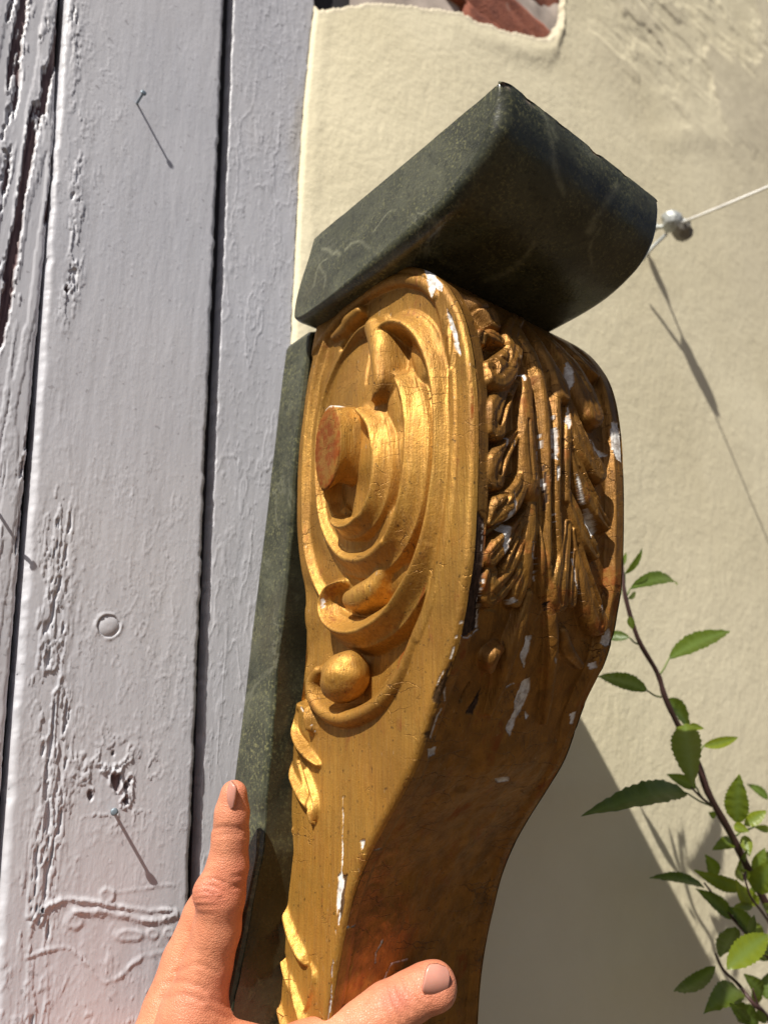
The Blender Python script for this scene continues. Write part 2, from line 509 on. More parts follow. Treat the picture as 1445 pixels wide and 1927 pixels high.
def plank(left, right, y0, z0, z1, seed, style, parent, step=0.0008, bevel=0.004):
    nz = int((z1 - z0) / (step * 1.25)); zz = np.linspace(z0, z1, nz)
    xl, xr = lineX(left, y0, zz), lineX(right, y0, zz)
    nc = max(8, int((xr - xl).max() / step))
    u = np.linspace(0, 1, nc)
    Z = np.repeat(zz[:, None], nc, 1)
    X = xl[:, None] + (xr - xl)[:, None] * u
    H = 0.0003 * fbm(X * 40, Z * 9, seed=seed, octv=3) + 0.00010 * fbm(X * 260, Z * 40, seed=seed + 1)
    PX, PY = to_px(np.stack([X, np.full_like(X, y0), Z], -1))
    chip = np.zeros_like(X); stain = np.zeros_like(X)
    crack = worms(X, Z, 300, seed + 90, 0.05) * 0.7 + worms(X * 2.2, Z * 0.6, 160, seed + 93, 0.05) * 0.6
    flk = fbm(X * 150, Z * 60, seed=seed + 95, octv=5)
    zn = sstep(0.0, 0.3, fbm(X * 14, Z * 9, seed=seed + 97, octv=3))
    H += zn * (0.00014 * sstep(0.20, 0.225, flk) - 0.00012 * sstep(0.33, 0.35, flk))
    crack = crack * (0.25 + 0.75 * zn)
    crack = np.maximum(crack, 0.8 * zn * np.exp(-((flk - 0.34) / 0.008) ** 2))
    H -= 0.00018 * crack
    if style == 'flaky':
        L = fbm(X * 190, Z * 13, seed=seed + 5, octv=5) + 0.25 * fbm(X * 260, Z * 90, seed=seed + 8, octv=3)
        zone = sstep(1050, 500, PY) * 0.05 + sstep(120, 330, PY) * sstep(700, 450, PY) * 0.16
        L = L + zone
        lost = sstep(0.29, 0.32, L)
        rim = np.exp(-((L - 0.25) / 0.05) ** 2)
        H += 0.0007 * rim * (0.6 + 0.6 * noise(X * 120, Z * 50, seed=seed + 4)) - 0.0012 * lost
        deep = sstep(0.37, 0.40, L)
        H -= 0.0010 * deep
        chip = np.maximum(deep, 0.0)
        crack = np.maximum(crack, np.exp(-((L - 0.295) / 0.012) ** 2))
        L2 = fbm(X * 210, Z * 14, seed=seed + 51, octv=4)
        H += 0.0004 * sstep(0.1, 0.13, L2) + 0.0003 * np.exp(-((L2 - 0.1) / 0.03) ** 2)
    elif style == 'main':
        dens = 0.35 + 0.65 * sstep(700, 1200, PY)
        H += 0.00010 * dens * worms(X, Z, 230, seed + 2, 0.09) + 0.00016 * dens * worms(X, Z, 460, seed + 7, 0.16) + 0.00010 * worms(X, Z, 700, seed + 9, 0.22)
        # raised, split paint running down the left third
        xx = PX + 14 * fbm(X * 0 + 3.3, Z * 30, seed=seed) + 5 * fbm(X * 120, Z * 60, seed=seed + 77)
        axis = np.interp(PY, [0, 300, 560, 700, 950, 1200, 1500, 1750, 1927], [140, 150, 128, 120, 112, 98, 105, 70, 66])
        amp = np.interp(PY, [0, 60, 160, 260, 400, 560, 640, 900, 980, 1300, 1750, 1800, 1927], [.6, 1, .5, .6, .8, 1, .1, .15, .9, 1, 1, .4, .7])
        wid = np.interp(PY, [0, 600, 950, 1300, 1600, 1927], [12, 16, 32, 40, 34, 40])
        band = np.exp(-((xx - axis) / wid) ** 2) * amp
        rg = fbm(X * 330, Z * 60, seed=seed + 11, octv=4)
        H += band * (0.00055 * sstep(-0.05, 0.02, rg) * sstep(0.6, 0.1, rg) + 0.0004 * np.exp(-((rg - 0.05) / 0.05) ** 2))
        lost = sstep(0.30, 0.34, rg * band)
        H -= 0.0010 * lost
        crack = np.maximum(crack, 0.7 * band * np.exp(-((rg - 0.30) / 0.02) ** 2))
        # loose flakes round the second nail
        cl = np.exp(-(((PX - 215) / 70) ** 2 + ((PY - 1470) / 70) ** 2))
        fl = fbm(X * 150, Z * 120, seed=seed + 21, octv=4)
        H += cl * 0.0013 * np.exp(-((fl - 0.12) / 0.07) ** 2)
        hole = sstep(0.30, 0.34, fl * cl)
        for (hx, hy, hr) in ((218, 1472, 11), (170, 1497, 7), (214, 1418, 5), (238, 1505, 6), (126, 545, 5), (80, 1712, 4)):
            hole = np.maximum(hole, sstep(1.15, 0.85, np.hypot((PX - hx) * 1.35, (PY - hy) * 0.75) / hr + 0.8 * fbm(X * 420, Z * 220, seed=seed + 25)))
            H += 0.0010 * np.exp(-((np.hypot((PX - hx) * 1.35, (PY - hy) * 0.75) / hr - 1.35) / 0.3) ** 2) * sstep(-0.2, 0.3, noise(X * 200, Z * 200, seed=seed + 28))
        H -= 0.0022 * hole
        chip = hole
        # the ragged horizontal scar low down
        for pts, a, w in (([(60, 1735), (80, 1712), (130, 1690), (190, 1700), (260, 1712), (330, 1715)], 0.0022, 5),
                          ([(145, 1712), (230, 1722), (290, 1735), (330, 1722)], 0.0026, 7),
                          ([(50, 1800), (130, 1785), (200, 1850), (270, 1800), (310, 1790)], 0.0012, 4),
                          ([(205, 1680), (330, 1665)], 0.0006, 3), ([(60, 1735), (50, 1790)], 0.001, 4)):
            sp = spline(pts, 8)
            d, _ = poly_dist(PX + 6 * fbm(X * 200, Z * 200, seed=seed + 40), PY + 6 * fbm(X * 200, Z * 200, seed=seed + 43), sp)
            H += 0.40 * a * np.exp(-(d / (0.8 * w)) ** 2) * (0.5 + 0.8 * sstep(-0.3, 0.3, fbm(X * 140, Z * 300, seed=seed + 46)))
        for bx, by, rx, ry in ((140, 1734, 15, 13), (242, 1760, 24, 10), (288, 1757, 11, 9), (318, 1755, 8, 8), (202, 1685, 12, 12)):
            q = np.hypot((PX - bx) / rx, (PY - by) / ry) + 0.25 * fbm(X * 300, Z * 300, seed=seed + 61)
            H += 0.0004 * np.exp(-((q - 1) / 0.28) ** 2) + 0.0003 * sstep(1.1, 0.8, q)
        lower = sstep(1740, 1800, PY)
        H += lower * 0.00035 * worms(X, Z, 260, seed + 70, 0.18)
        # plugged screw hole
        q = np.hypot(PX - 205, (PY - 1178)) + 1.5 * noise(X * 300, Z * 300, seed=seed + 80)
        H += 0.0006 * np.exp(-((q - 23) / 4) ** 2) * (0.6 + 0.5 * noise(X * 260, Z * 260, seed=seed + 82)) - 0.0012 * sstep(22, 18, q)
        # arrises chipped along both long edges
    else:
        H += 0.00022 * worms(X, Z, 260, seed + 2, 0.14) + 0.00018 * worms(X, Z, 150, seed + 7, 0.08) + 0.00014 * worms(X, Z, 560, seed + 9, 0.2)
        q = fbm(X * 45, Z * 14, seed=seed + 12)
        H += 0.0002 * np.exp(-((q - 0.22) / 0.03) ** 2)
        stain = sstep(0.1, 0.5, fbm(X * 30, Z * 8, seed=seed + 15)) * sstep(520, 150, PY) * 0.45
    ed = np.minimum((X - xl[:, None]), (xr[:, None] - X)) + 0.0012 * fbm(Z * 130, X * 20, seed=seed + 33)
    e = np.clip(1 - ed / bevel, 0, 1)
    H -= bevel * (1 - np.sqrt(np.clip(1 - e * e, 0, 1)))
    side = np.zeros(nc, bool); side[0] = side[-1] = True
    Yv = y0 - H
    V = np.stack([X, Yv, Z], -1)
    # returns of the board, so that it has thickness
    L0 = V[:, :1].copy(); L0[..., 1] = y0 + 0.02
    R0 = V[:, -1:].copy(); R0[..., 1] = y0 + 0.02
    V = np.concatenate([L0, V, R0], 1)
    pad = lambda a: np.concatenate([a[:, :1], a, a[:, -1:]], 1)
    wear = np.stack([pad(chip), pad(stain), pad(crack)], -1).reshape(-1, 3)
    nr, ncc = V.shape[:2]
    return make('plank', V.reshape(-1, 3), grid_faces(nr, ncc), M_PAINT, parent, True, None, {'wear': wear})

ZB, ZT = 1.02, 2.12
door = empty('board_door', (0.12, WALL_Y, ZB))
tag(door, 'lilac grey painted plank door with flaking paint, left of the cream wall', 'door')
pl_l = plank([(-330, 0), (-420, 1500)], [(111, 0), (101, 300), (60, 750), (25, 1200), (-6, 1600)], WALL_Y - 0.001, ZB, ZT, 11, 'flaky', door, 0.0008, 0.0025)
pl_m = plank([(125, 0), (96, 400), (70, 800), (32, 1300), (3, 1700)], [(423, 0), (404, 500), (391, 800), (375, 1250), (357, 1680), (350, 1927)], WALL_Y - 0.003, ZB, ZT, 23, 'main', door, 0.0007, 0.0035)
pl_r = plank([(440, 0), (421, 500), (407, 800), (388, 1250), (374, 1680), (368, 1927)], [(592, 0), (571, 200), (558, 420), (549, 620), (533, 900), (500, 1400), (470, 1927)], WALL_Y + 0.002, ZB, ZT, 37, 'jamb', door, 0.0008, 0.0012)
make('backing_board', np.array([[x, WALL_Y + 0.012 + d, z] for x in (-0.12, 0.34) for d in (0, 0.01) for z in (ZB, ZT)]),
     [(0, 1, 5, 4), (2, 6, 7, 3), (0, 2, 3, 1), (4, 5, 7, 6), (0, 4, 6, 2), (1, 3, 7, 5)], M_DARK, door, False)

def nail(px, py, length, plank_o, tilt=(0, 0), y=WALL_Y - 0.003):
    b = on_y(px, py, y)
    t = b + np.array([tilt[0], -length, tilt[1]])
    bb = b + np.array([0, 0.006, 0])
    ax = (t - b) / np.linalg.norm(t - b)
    pts = [bb, b, b + (t - b) * 0.5, t - ax * 0.0008, t - ax * 0.0007, t, t + ax * 0.0002]
    V, F = tube(pts, [0.0008, 0.0008, 0.0008, 0.0008, 0.0018, 0.0019, 0.0012], 10)
    return make('nail', V, F, M_NAILSTEEL, plank_o)
nail(258, 195, 0.0115, pl_m)
nail(214, 1527, 0.0125, pl_m, (-0.0042, 0.0012))
nail(-22, 935, 0.013, pl_l, y=WALL_Y - 0.001)
c = on_y(205, 1178, WALL_Y - 0.0029)
ang = np.linspace(0, 2 * np.pi, 24, endpoint=False)
def ring(r, y): return np.stack([c[0] + r * np.cos(ang), np.full(24, y), c[2] + r * np.sin(ang)], -1)
V, F = loft([ring(0.0058, WALL_Y + 0.004), ring(0.0058, c[1] + 0.0002), ring(0.0052, c[1] - 0.0003), ring(0.001, c[1] - 0.0002)])
make('wood_plug', V, F, M_PAINT, pl_m)

# cream rendered wall
wall = empty('plaster_wall', (0.7, WALL_Y, 0.9))
tag(wall, 'cream rendered wall with a patch of bare brick at the top', 'wall')
def wall_bulge(el): return 0.034 * (1 - np.exp(-np.clip(el, 0, 9) / 0.14))
def render_coat():
    zz = np.concatenate([np.linspace(0.0, 1.05, 50, endpoint=False), np.linspace(1.05, 3.05, 780)])
    xl = lineX([(592, 0), (571, 200), (558, 420), (549, 620), (533, 900), (500, 1400), (470, 1927)], WALL_Y + 0.002, zz) - 0.0005
    u = np.linspace(0, 1, 760) ** 1.25
    Z = np.repeat(zz[:, None], len(u), 1)
    X = xl[:, None] + 0.0010 * noise(zz * 90, zz * 0, seed=3)[:, None] + (1.75 - xl)[:, None] * u
    H = 0.0012 * fbm(X * 6, Z * 6, seed=90, octv=3) + 0.00022 * fbm(X * 45, Z * 45, seed=91) + 0.00022 * fbm(X * 150, Z * 150, seed=92, octv=3)
    bulge = wall_bulge(X - xl[:, None])       # the old wall swells away from the frame
    H += bulge
    PX, PY = to_px(np.stack([X, WALL_Y - bulge, Z], -1))
    # trowelled, patched area in the upper right corner
    pt = sstep(180, 0, PY - (PX - 1060) * 0.55) * sstep(1050, 1200, PX)
    q = fbm(X * 9 + 0.3 * fbm(X * 20, Z * 20, seed=96), Z * 14, seed=95, octv=4)
    H += pt * (0.0016 * sstep(0.0, 0.22, q) + 0.0010 * sstep(-0.3, -0.1, q) + 0.0005 * fbm(X * 30, Z * 30, seed=97))
    H += 0.0014 * np.exp(-(np.hypot((PX - 1300) / 70, (PY - 255) / 30)) ** 2)
    # broken edge round the bare brick
    PXn = PX + 5 * fbm(X * 70, Z * 70, seed=93); PYn = PY + 5 * fbm(X * 70, Z * 70, seed=94)
    e = PYn - np.interp(PXn, [560, 600, 640, 700, 740, 800, 870, 900, 960, 1000, 1030, 1045, 1060, 1065], [-60, 16, 12, 2, 4, 14, 20, 38, 58, 68, 72, 62, 20, -200])
    H += 0.0018 * np.exp(-((e - 28) / 22) ** 2) * sstep(800, 1000, PX)
    hole = e < 0
    el = (X - xl[:, None])
    H -= 0.0035 * np.clip(1 - el / 0.004, 0, 1) ** 2
    H += 0.0005 * np.exp(-((el - 0.010) / 0.006) ** 2)
    wear = np.stack([np.maximum(sstep(16, 0, e), pt * sstep(-0.05, 0.3, q) * 0.35 + sstep(1290, 1420, PX + 25 * fbm(X * 20, Z * 20, seed=98)) * sstep(80, 300, PY) * sstep(760, 420, PY) * 0.30), H * 0, H * 0], -1)
    H = np.where(hole, H - 0.006 - 0.002 * fbm(X * 60, Z * 60, seed=99), H)
    V = np.stack([X, WALL_Y - H, Z], -1)
    F = grid_faces(*X.shape)
    # drop the faces well inside the hole: bricks and mortar stand behind it
    hv = (e < -3).ravel()
    F = F[~hv[F].all(1)]
    return make('render_coat', V.reshape(-1, 3), F, M_PLAS, wall, True, None, {'wear': np.clip(wear, 0, 1).reshape(-1, 3)})
render_coat()
def rough_box(name, c0, c1, mat, parent, seed, n=14, amp=0.002):
    bm = bmesh.new()
    bmesh.ops.create_cube(bm, size=1)
    bmesh.ops.subdivide_edges(bm, edges=bm.edges, cuts=n, use_grid_fill=True)
    me = bpy.data.meshes.new(name); bm.to_mesh(me); bm.free()
    V = np.zeros(len(me.vertices) * 3); me.vertices.foreach_get('co', V); V = V.reshape(-1, 3)
    r = np.linalg.norm(V, axis=1)
    V *= (1 - 0.03 * sstep(0.6, 0.86, r))[:, None]
    c0, c1 = np.array(c0), np.array(c1)
    V = (V + 0.5) * (c1 - c0) + c0
    V += amp * np.stack([fbm(V[:, 0] * 60, V[:, 1] * 60, V[:, 2] * 60, seed=seed + k) for k in range(3)], -1)
    me.vertices.foreach_set('co', V.astype(np.float32).ravel())
    me.polygons.foreach_set('use_smooth', np.ones(len(me.polygons), bool))
    me.materials.append(mat)
    o = bpy.data.objects.new(name, me); COL.objects.link(o)
    return adopt(o, parent)
def brick_at(px0, px1, py, name, h0, h1, seed):
    x_edge = on_y(585, 30, WALL_Y)[0]
    w = WALL_Y
    for _ in range(4):
        a = on_y(px0, py, w); b = on_y(px1, py, w)
        w = WALL_Y - float(wall_bulge(np.array((a[0] + b[0]) / 2 - x_edge)))
    rough_box(name, (a[0], w + 0.0065, a[2] + h0), (b[0], w + 0.09, a[2] + h1), M_BRICK, wall, seed)
    return a, b, w
for h0, dp in ((-0.004, 0), (0.071, 30), (0.146, 0)):
    brick_at(886 - dp, 1075 + dp, 75, 'brick', h0, h0 + 0.065, 5 + dp)
def mortar():
    zz = np.linspace(1.85, 2.9, 150); xx = np.linspace(0.30, 1.2, 150)
    X, Z = np.meshgrid(xx, zz)
    xe = lineX([(592, 0), (571, 200), (558, 420), (549, 620), (533, 900), (500, 1400), (470, 1927)], WALL_Y + 0.002, zz)[:, None]
    Y = WALL_Y - wall_bulge(X - xe) + 0.009 - 0.003 * fbm(X * 50, Z * 50, seed=301)
    make('mortar', np.stack([X, Y, Z], -1).reshape(-1, 3), grid_faces(150, 150), M_MORTAR, wall)
mortar()

# unseen ground under the wall, added for its warm bounce light
V = np.array([[x, y, 0.0] for x in (-8, 10) for y in (-12, WALL_Y + 0.1)])
tag(make('ground', V, [(0, 2, 3, 1)], mat_plain('bounce_ground', (0.085, 0.058, 0.03), 0.9)), kind='structure')
# ------------------------------------------------------------------ the carved console leg
XS, WID = 0.212, 0.100                    # plane of the near side face, width of the front
leg = empty('console_leg', (XS + WID / 2, 0.31, 1.09))
tag(leg, 'carved gilt wooden console leg with a scroll volute and dark green marbled top block', 'furniture leg')

def side_yz(pts, t=0.0):                  # photo pixels -> (y, z) on the side face, t metres proud of it
    P = np.asarray(pts, float)
    t = np.asarray(t, float) if np.ndim(t) else np.full(len(P), t)
    return on_x(P[:, 0], P[:, 1], XS - t)[:, 1:]

FRONT_PX = [(750, 497), (790, 503), (825, 525), (850, 560), (868, 605), (880, 660), (887, 720), (890, 780), (890, 850), (887, 950),
            (881, 1050), (872, 1110), (863, 1165), (848, 1230), (820, 1305), (796, 1380), (772, 1450), (738, 1515), (702, 1580),
            (673, 1640), (651, 1705), (635, 1780), (622, 1850), (612, 1927), (606, 2010), (602, 2110), (600, 2300), (598, 2560)]
BACK_PX = [(488, 2560), (494, 2300), (500, 2110), (504, 2010), (508, 1927), (513, 1850), (520, 1760), (526, 1680), (534, 1600), (542, 1523), (545, 1450), (548, 1360),
           (556, 1286), (562, 1218), (562, 1140), (557, 1062), (554, 1010), (556, 886), (564, 777), (576, 693), (592, 612), (615, 577), (645, 550), (680, 527), (715, 506)]
front_c = spline(side_yz(FRONT_PX), 14)
back_c = spline(side_yz(BACK_PX), 14)
LEG_Z = 1.09                               # the shaft runs on below the hand
front_c = front_c[front_c[:, 1] > 1.30]; back_c = back_c[back_c[:, 1] > 1.30]
front_c = np.vstack([front_c, np.column_stack([front_c[-1, 0] + 0.004 * np.linspace(0.03, 1, 40), np.linspace(front_c[-1, 1], LEG_Z - 0.01, 41)[1:]])])
back_c = np.vstack([np.column_stack([back_c[0, 0] + 0.006 * np.linspace(1, 0.03, 40), np.linspace(LEG_Z - 0.01, back_c[0, 1], 41)[:-1]]), back_c])
outline = np.vstack([front_c, back_c])    # front downwards, then back upwards
zmax, zmin = outline[:, 1].max(), LEG_Z
iapex = int(np.argmax(outline[:, 1]))

def row_extent(z):
    ys = []
    n = len(outline)
    for i in range(n):
        a, b = outline[i], outline[(i + 1) % n]
        if (a[1] - z) * (b[1] - z) <= 0 and a[1] != b[1]:
            ys.append(a[0] + (b[0] - a[0]) * (z - a[1]) / (b[1] - a[1]))
    return (min(ys), max(ys)) if ys else None

def bars_height(A, B, bars, base, kk=0.0012, conv=None):
    """smooth union of rounded mouldings laid along curves over a base relief"""
    H = base.copy(); ids = np.zeros(A.shape, int)
    for n, br in enumerate(bars):
        pts = np.asarray(br['p'], float)
        m = len(pts)
        t = np.interp(np.linspace(0, 1, m), np.linspace(0, 1, len(br['t'])), br['t']) * 1e-3
        r = np.interp(np.linspace(0, 1, m), np.linspace(0, 1, len(br['r'])), br['r']) * 1e-3
        ab = conv(pts, t)
        if br.get('keep'): ab[:, 1] = np.clip(ab[:, 1], XS + 0.0088 + 0.55 * r, XS + WID - 0.0088 - 0.55 * r)
        sp = spline(np.column_stack([ab, t, r]), 8)
        line, tt, rr = sp[:, :2], sp[:, 2], np.maximum(sp[:, 3], 2e-4)
        mg = rr.max() * 1.9 + 0.003
        sel = (A > line[:, 0].min() - mg) & (A < line[:, 0].max() + mg) & (B > line[:, 1].min() - mg) & (B < line[:, 1].max() + mg)
        if not sel.any(): continue
        d, (ti, ri) = poly_dist(A[sel], B[sel], line, [tt, rr])
        q = d / ri
        fl = br.get('f', 1.0)              # how deep the flank drops, in radii
        prof = np.where(q < 1, ti - ri * fl * (1 - np.sqrt(np.clip(1 - q * q, 0, 1))), ti - ri * fl - (d - ri) * 3.0)
        if br.get('bell'):
            prof = np.where(q < 1, ti - br['bell'] * 1e-3 * (1 - np.cos(np.pi * np.clip(q, 0, 1) ** 0.85)) / 2, ti - br['bell'] * 1e-3 - (d - ri) * 3.0)
        if br.get('keep') and br['n'] == 'acanthus_lobe':      # chisel flutes along the lobe
            prof = np.where(q < 1, ti - ri * fl * 1.1 * (1 - np.sqrt(np.clip(1 - q ** 3.2, 0, 1))), ti - ri * fl * 1.1 - (d - ri) * 3.0)
            prof = prof - 0.0010 * np.exp(-(q / 0.42) ** 2) - 0.0003 * (0.5 + 0.5 * np.cos(2 * np.pi * q * 2.2)) * (q < 0.8)
        if br.get('cut'):
            H[sel] = H[sel] - (ti) * np.exp(-(q * 1.2) ** 2)
            continue
        h0 = H[sel]
        H[sel] = smax(prof, h0, br.get('k', kk))
        idn = ids[sel]; idn[prof > h0] = br.get('id', n + 1); ids[sel] = idn
    return H, ids

def shepard(A, B, ctl, conv, p=3.2):
    c = np.asarray(ctl, float)
    ab = conv(c[:, :2], c[:, 2] * 1e-3)
    num = 0; den = 0
    for (a, b), t in zip(ab, c[:, 2] * 1e-3):
        w = 1.0 / (np.hypot(A - a, B - b) ** p + 1e-9)
        num = num + w * t; den = den + w
    return num / den

# ---- side face: relief over a grid that follows the outline
NR, NC = 1080, 290
zr = np.concatenate([zmin + (zmax - 0.012 - zmin) * np.linspace(0, 1, NR - 60, endpoint=False),
                     zmax - 0.012 * (1 - np.sin(np.linspace(0, np.pi / 2, 60))) - 1e-6])
ext = [row_extent(z) for z in zr]
yb = np.array([e[1] for e in ext]); yf = np.array([e[0] for e in ext])
uu = np.linspace(0, 1, NC)
GY = yb[:, None] + (yf - yb)[:, None] * uu
GZ = np.repeat(zr[:, None], NC, 1)

INNER = [(604, 640), (640, 590), (680, 560), (720, 538), (765, 530), (800, 545), (825, 590), (838, 680), (842, 780), (838, 880), (828, 980),
         (812, 1062), (799, 1131), (774, 1199), (743, 1255), (718, 1290), (690, 1320), (640, 1340), (590, 1335), (540, 1310), (535, 1240),
         (540, 1150), (546, 1080), (540, 1000), (545, 900), (552, 780), (570, 690)]
inner = side_yz(spline(INNER, 6, True))
dI, _ = poly_dist(GY, GZ, np.vstack([inner, inner[:1]]))
sgn = np.where(in_poly(GY, GZ, inner), dI, -dI)
CTL = [(700, 550, -2), (760, 550, -2), (810, 620, -2), (820, 720, -2), (830, 800, -2), (825, 950, -4), (800, 1060, -6), (760, 1160, -8), (700, 1230, -8), (640, 1230, -7),
       (600, 1220, -5), (600, 1300, -7), (660, 1310, -8), (790, 700, 1), (790, 800, 1), (780, 950, 0), (750, 1060, -2), (700, 1085, -1), (735, 780, 4), (735, 850, 4), (720, 980, 3),
       (660, 1010, 4), (700, 780, 6), (690, 850, 6), (650, 950, 3), (620, 1000, 3), (585, 900, 0), (575, 750, -1), (620, 660, -2), (640, 700, 2),
       (680, 740, 6), (590, 1060, 0), (650, 620, -2), (570, 1130, -3), (570, 1200, -3), (565, 1270, -3), (575, 1160, -2)]
floor = shepard(GY, GZ, CTL, side_yz)
base = floor * sstep(-0.0004, 0.0022, sgn)
# shallow flute on the flat band outside the volute
SIDE = [
    dict(n='border_roll', p=[(836, 600), (846, 690), (849, 780), (846, 880), (837, 980), (822, 1060), (808, 1130), (783, 1200)], t=[0.6, 1.0, 0.8], r=[2.2, 2.6, 2.2], f=0.7),
    dict(n='border_roll', p=[(600, 640), (640, 588), (690, 548), (740, 524), (785, 530), (815, 556)], t=[1.5, 2.0, 1.2], r=[3.0, 3.6, 2.5], f=0.9),
    dict(n='volute_scroll', p=[(700, 634), (714, 611), (735, 603), (760, 612), (783, 638), (803, 690), (814, 761), (815, 839), (808, 917), (794, 995), (773, 1060), (745, 1112), (712, 1158),
        (668, 1186), (632, 1188), (605, 1170), (597, 1138), (610, 1106), (636, 1094)], t=[9, 9, 7, 6, 6, 6, 6.5, 7, 7.5, 8, 8, 7, 5], r=[6, 8, 8, 7.6, 7.6, 7.6, 7.6, 7.4, 7, 6, 5, 4], bell=8),
    dict(n='inner_scroll', p=[(716, 690), (736, 704), (752, 740), (760, 790), (760, 850), (753, 917), (738, 975), (712, 1024), (676, 1052), (640, 1048), (614, 1018), (598, 968), (592, 890),
        (595, 810), (607, 746), (625, 699), (648, 655), (672, 622), (700, 606)], t=[8, 9, 9.5, 10, 10, 9.5, 8.5, 7.5, 7, 6, 5, 4.5, 4.5, 5, 6], r=[4, 6.5, 8, 8.4, 8.4, 8, 7, 5.6, 5.2, 5, 5.4, 6], bell=7),
    dict(n='eye_ring', p=[(668, 770), (690, 800), (698, 850), (694, 905), (680, 955), (655, 985), (630, 990), (612, 968), (606, 935), (612, 905)],
        t=[12, 13, 13, 13, 13, 13, 12.5, 12, 11], r=[5, 7, 7.4, 6.6, 5.2, 4, 3.4, 3], bell=7),
    dict(n='outer_scroll', p=[(612, 630), (592, 690), (576, 780), (568, 880), (567, 980), (574, 1050), (590, 1100), (606, 1130)], t=[1, 3, 3.8, 4, 4, 3.6, 3], r=[4, 5.6, 6, 6, 5.6, 4.6], bell=5),
    dict(n='curl', p=[(722, 1058), (704, 1084), (684, 1106), (660, 1122), (648, 1126)], t=[2, 4, 6, 7, 6], r=[3, 4.4, 6, 6.4, 4.6], f=1.0),
    dict(n='hooked_leaf', p=[(690, 612), (698, 640), (702, 675), (704, 708), (702, 736), (699, 752)], t=[8, 11, 12.5, 12.5, 11.5, 9.5], r=[6, 7, 6, 4.6, 2.8, 1.0], f=1.15),
    dict(n='leaf_curl', p=[(668, 584), (648, 600), (640, 615), (624, 632)], t=[4, 4.5, 3.5, 1.5], r=[3.6, 4.2, 3.8, 2.5], f=1.1),
    dict(n='lower_scroll', p=[(808, 1090), (797, 1140), (780, 1185), (752, 1252), (724, 1299), (687, 1334), (640, 1352), (604, 1344), (580, 1318), (576, 1286), (590, 1262)],
        t=[0, 0.5, 1.5, 3, 4.5, 5.5, 6, 6, 6, 5], r=[1.2, 2.0, 2.6, 3.4, 3.9, 4.2, 4.2, 3.8, 3.4, 3.0], f=1.6),
    dict(n='bud', p=[(572, 1335), (570, 1352), (574, 1370)], t=[6.5, 7.5, 6.5], r=[4.2, 5.2, 4.4], f=1.4),
    dict(n='crescent_leaf', p=[(552, 1345), (546, 1375), (554, 1402), (572, 1425), (592, 1440)], t=[0, 3, 5, 6, 4], r=[1.6, 3, 3.6, 3.6, 2], f=1.3),
    dict(n='pointed_leaf', p=[(541, 1420), (543, 1460), (556, 1495), (572, 1520), (582, 1550)], t=[1, 3.5, 5, 5.5, 4], r=[2.2, 3.2, 4.2, 3.6, 0.9], f=1.3),
    dict(n='pointed_leaf', p=[(570, 1450), (580, 1485), (588, 1520), (588, 1545)], t=[3, 4, 4, 3], r=[2, 2.6, 2.2, 0.8], f=1.2),
    dict(n='pointed_leaf', p=[(550, 1560), (532, 1640), (528, 1700), (538, 1760), (556, 1800), (570, 1815)], t=[0.5, 1.5, 3, 5, 5.5, 3], r=[2, 3.4, 4, 4.4, 3.8, 2], f=0.9),
    dict(n='pointed_leaf', p=[(522, 1780), (530, 1830), (545, 1880), (562, 1927), (575, 1980)], t=[1.5, 4, 5, 5, 4], r=[2, 3, 3.4, 3, 2], f=1.1),
    dict(n='pointed_leaf', p=[(514, 1840), (520, 1900), (535, 1960), (550, 2020)], t=[1, 3, 4, 3], r=[2, 3, 3, 2], f=1.1),
    dict(n='pointed_leaf', p=[(582, 1815), (586, 1840), (578, 1880), (570, 1910)], t=[1.5, 3, 2.6, 1], r=[1.5, 2.6, 2.6, 1], f=0.9),
    # flutes cut into the mouldings
    dict(n='cut', cut=1, p=[(838, 640), (838, 780), (832, 900), (815, 1020)], t=[0.8], r=[1.6]),
    dict(n='cut', cut=1, p=[(748, 640), (775, 690), (790, 760), (793, 850), (783, 940), (765, 1010)], t=[0.9], r=[1.6]),
    dict(n='cut', cut=1, p=[(700, 650), (704, 690), (704, 725)], t=[0.9], r=[1.4]),
    dict(n='cut', cut=1, p=[(748, 645), (744, 672), (748, 700)], t=[4.5], r=[4.5]),
    dict(n='cut', cut=1, p=[(672, 598), (655, 616)], t=[3.5], r=[2.4]), dict(n='cut', cut=1, p=[(640, 636), (632, 650)], t=[3.0], r=[2.4]),
    dict(n='cut', cut=1, p=[(850, 585), (856, 640), (850, 690)], t=[0.8], r=[1.2]), dict(n='cut', cut=1, p=[(844, 610), (846, 660), (840, 700)], t=[0.8], r=[1.0]),
    dict(n='cut', cut=1, p=[(634, 950), (638, 972), (648, 965)], t=[4.0], r=[4.0]),
    dict(n='cut', cut=1, p=[(776, 760), (778, 850), (768, 940), (745, 1020)], t=[0.7], r=[1.1]), dict(n='cut', cut=1, p=[(735, 760), (738, 850), (728, 930), (705, 990)], t=[0.9], r=[1.6]),
    dict(n='cut', cut=1, p=[(555, 1340), (556, 1372), (575, 1400)], t=[1.2], r=[1.2]),
    dict(n='cut', cut=1, p=[(556, 1430), (570, 1480), (582, 1525)], t=[1.5], r=[1.1]),
    dict(n='cut', cut=1, p=[(530, 1800), (548, 1860), (568, 1930)], t=[1.3], r=[1.1]),
    dict(n='cut', cut=1, p=[(838, 600), (830, 640), (835, 690)], t=[1.2], r=[2.4]),
]
for b_ in SIDE:                             # the sprays are low relief
    if b_['n'] in ('pointed_leaf', 'crescent_leaf', 'bud'):
        b_['t'] = [q * 0.78 for q in b_['t']]; b_['r'] = [q * 1.3 for q in b_['r']]; b_['bell'] = max(b_['t']) + 0.8
SNAMES = {0: 'side_panel'}
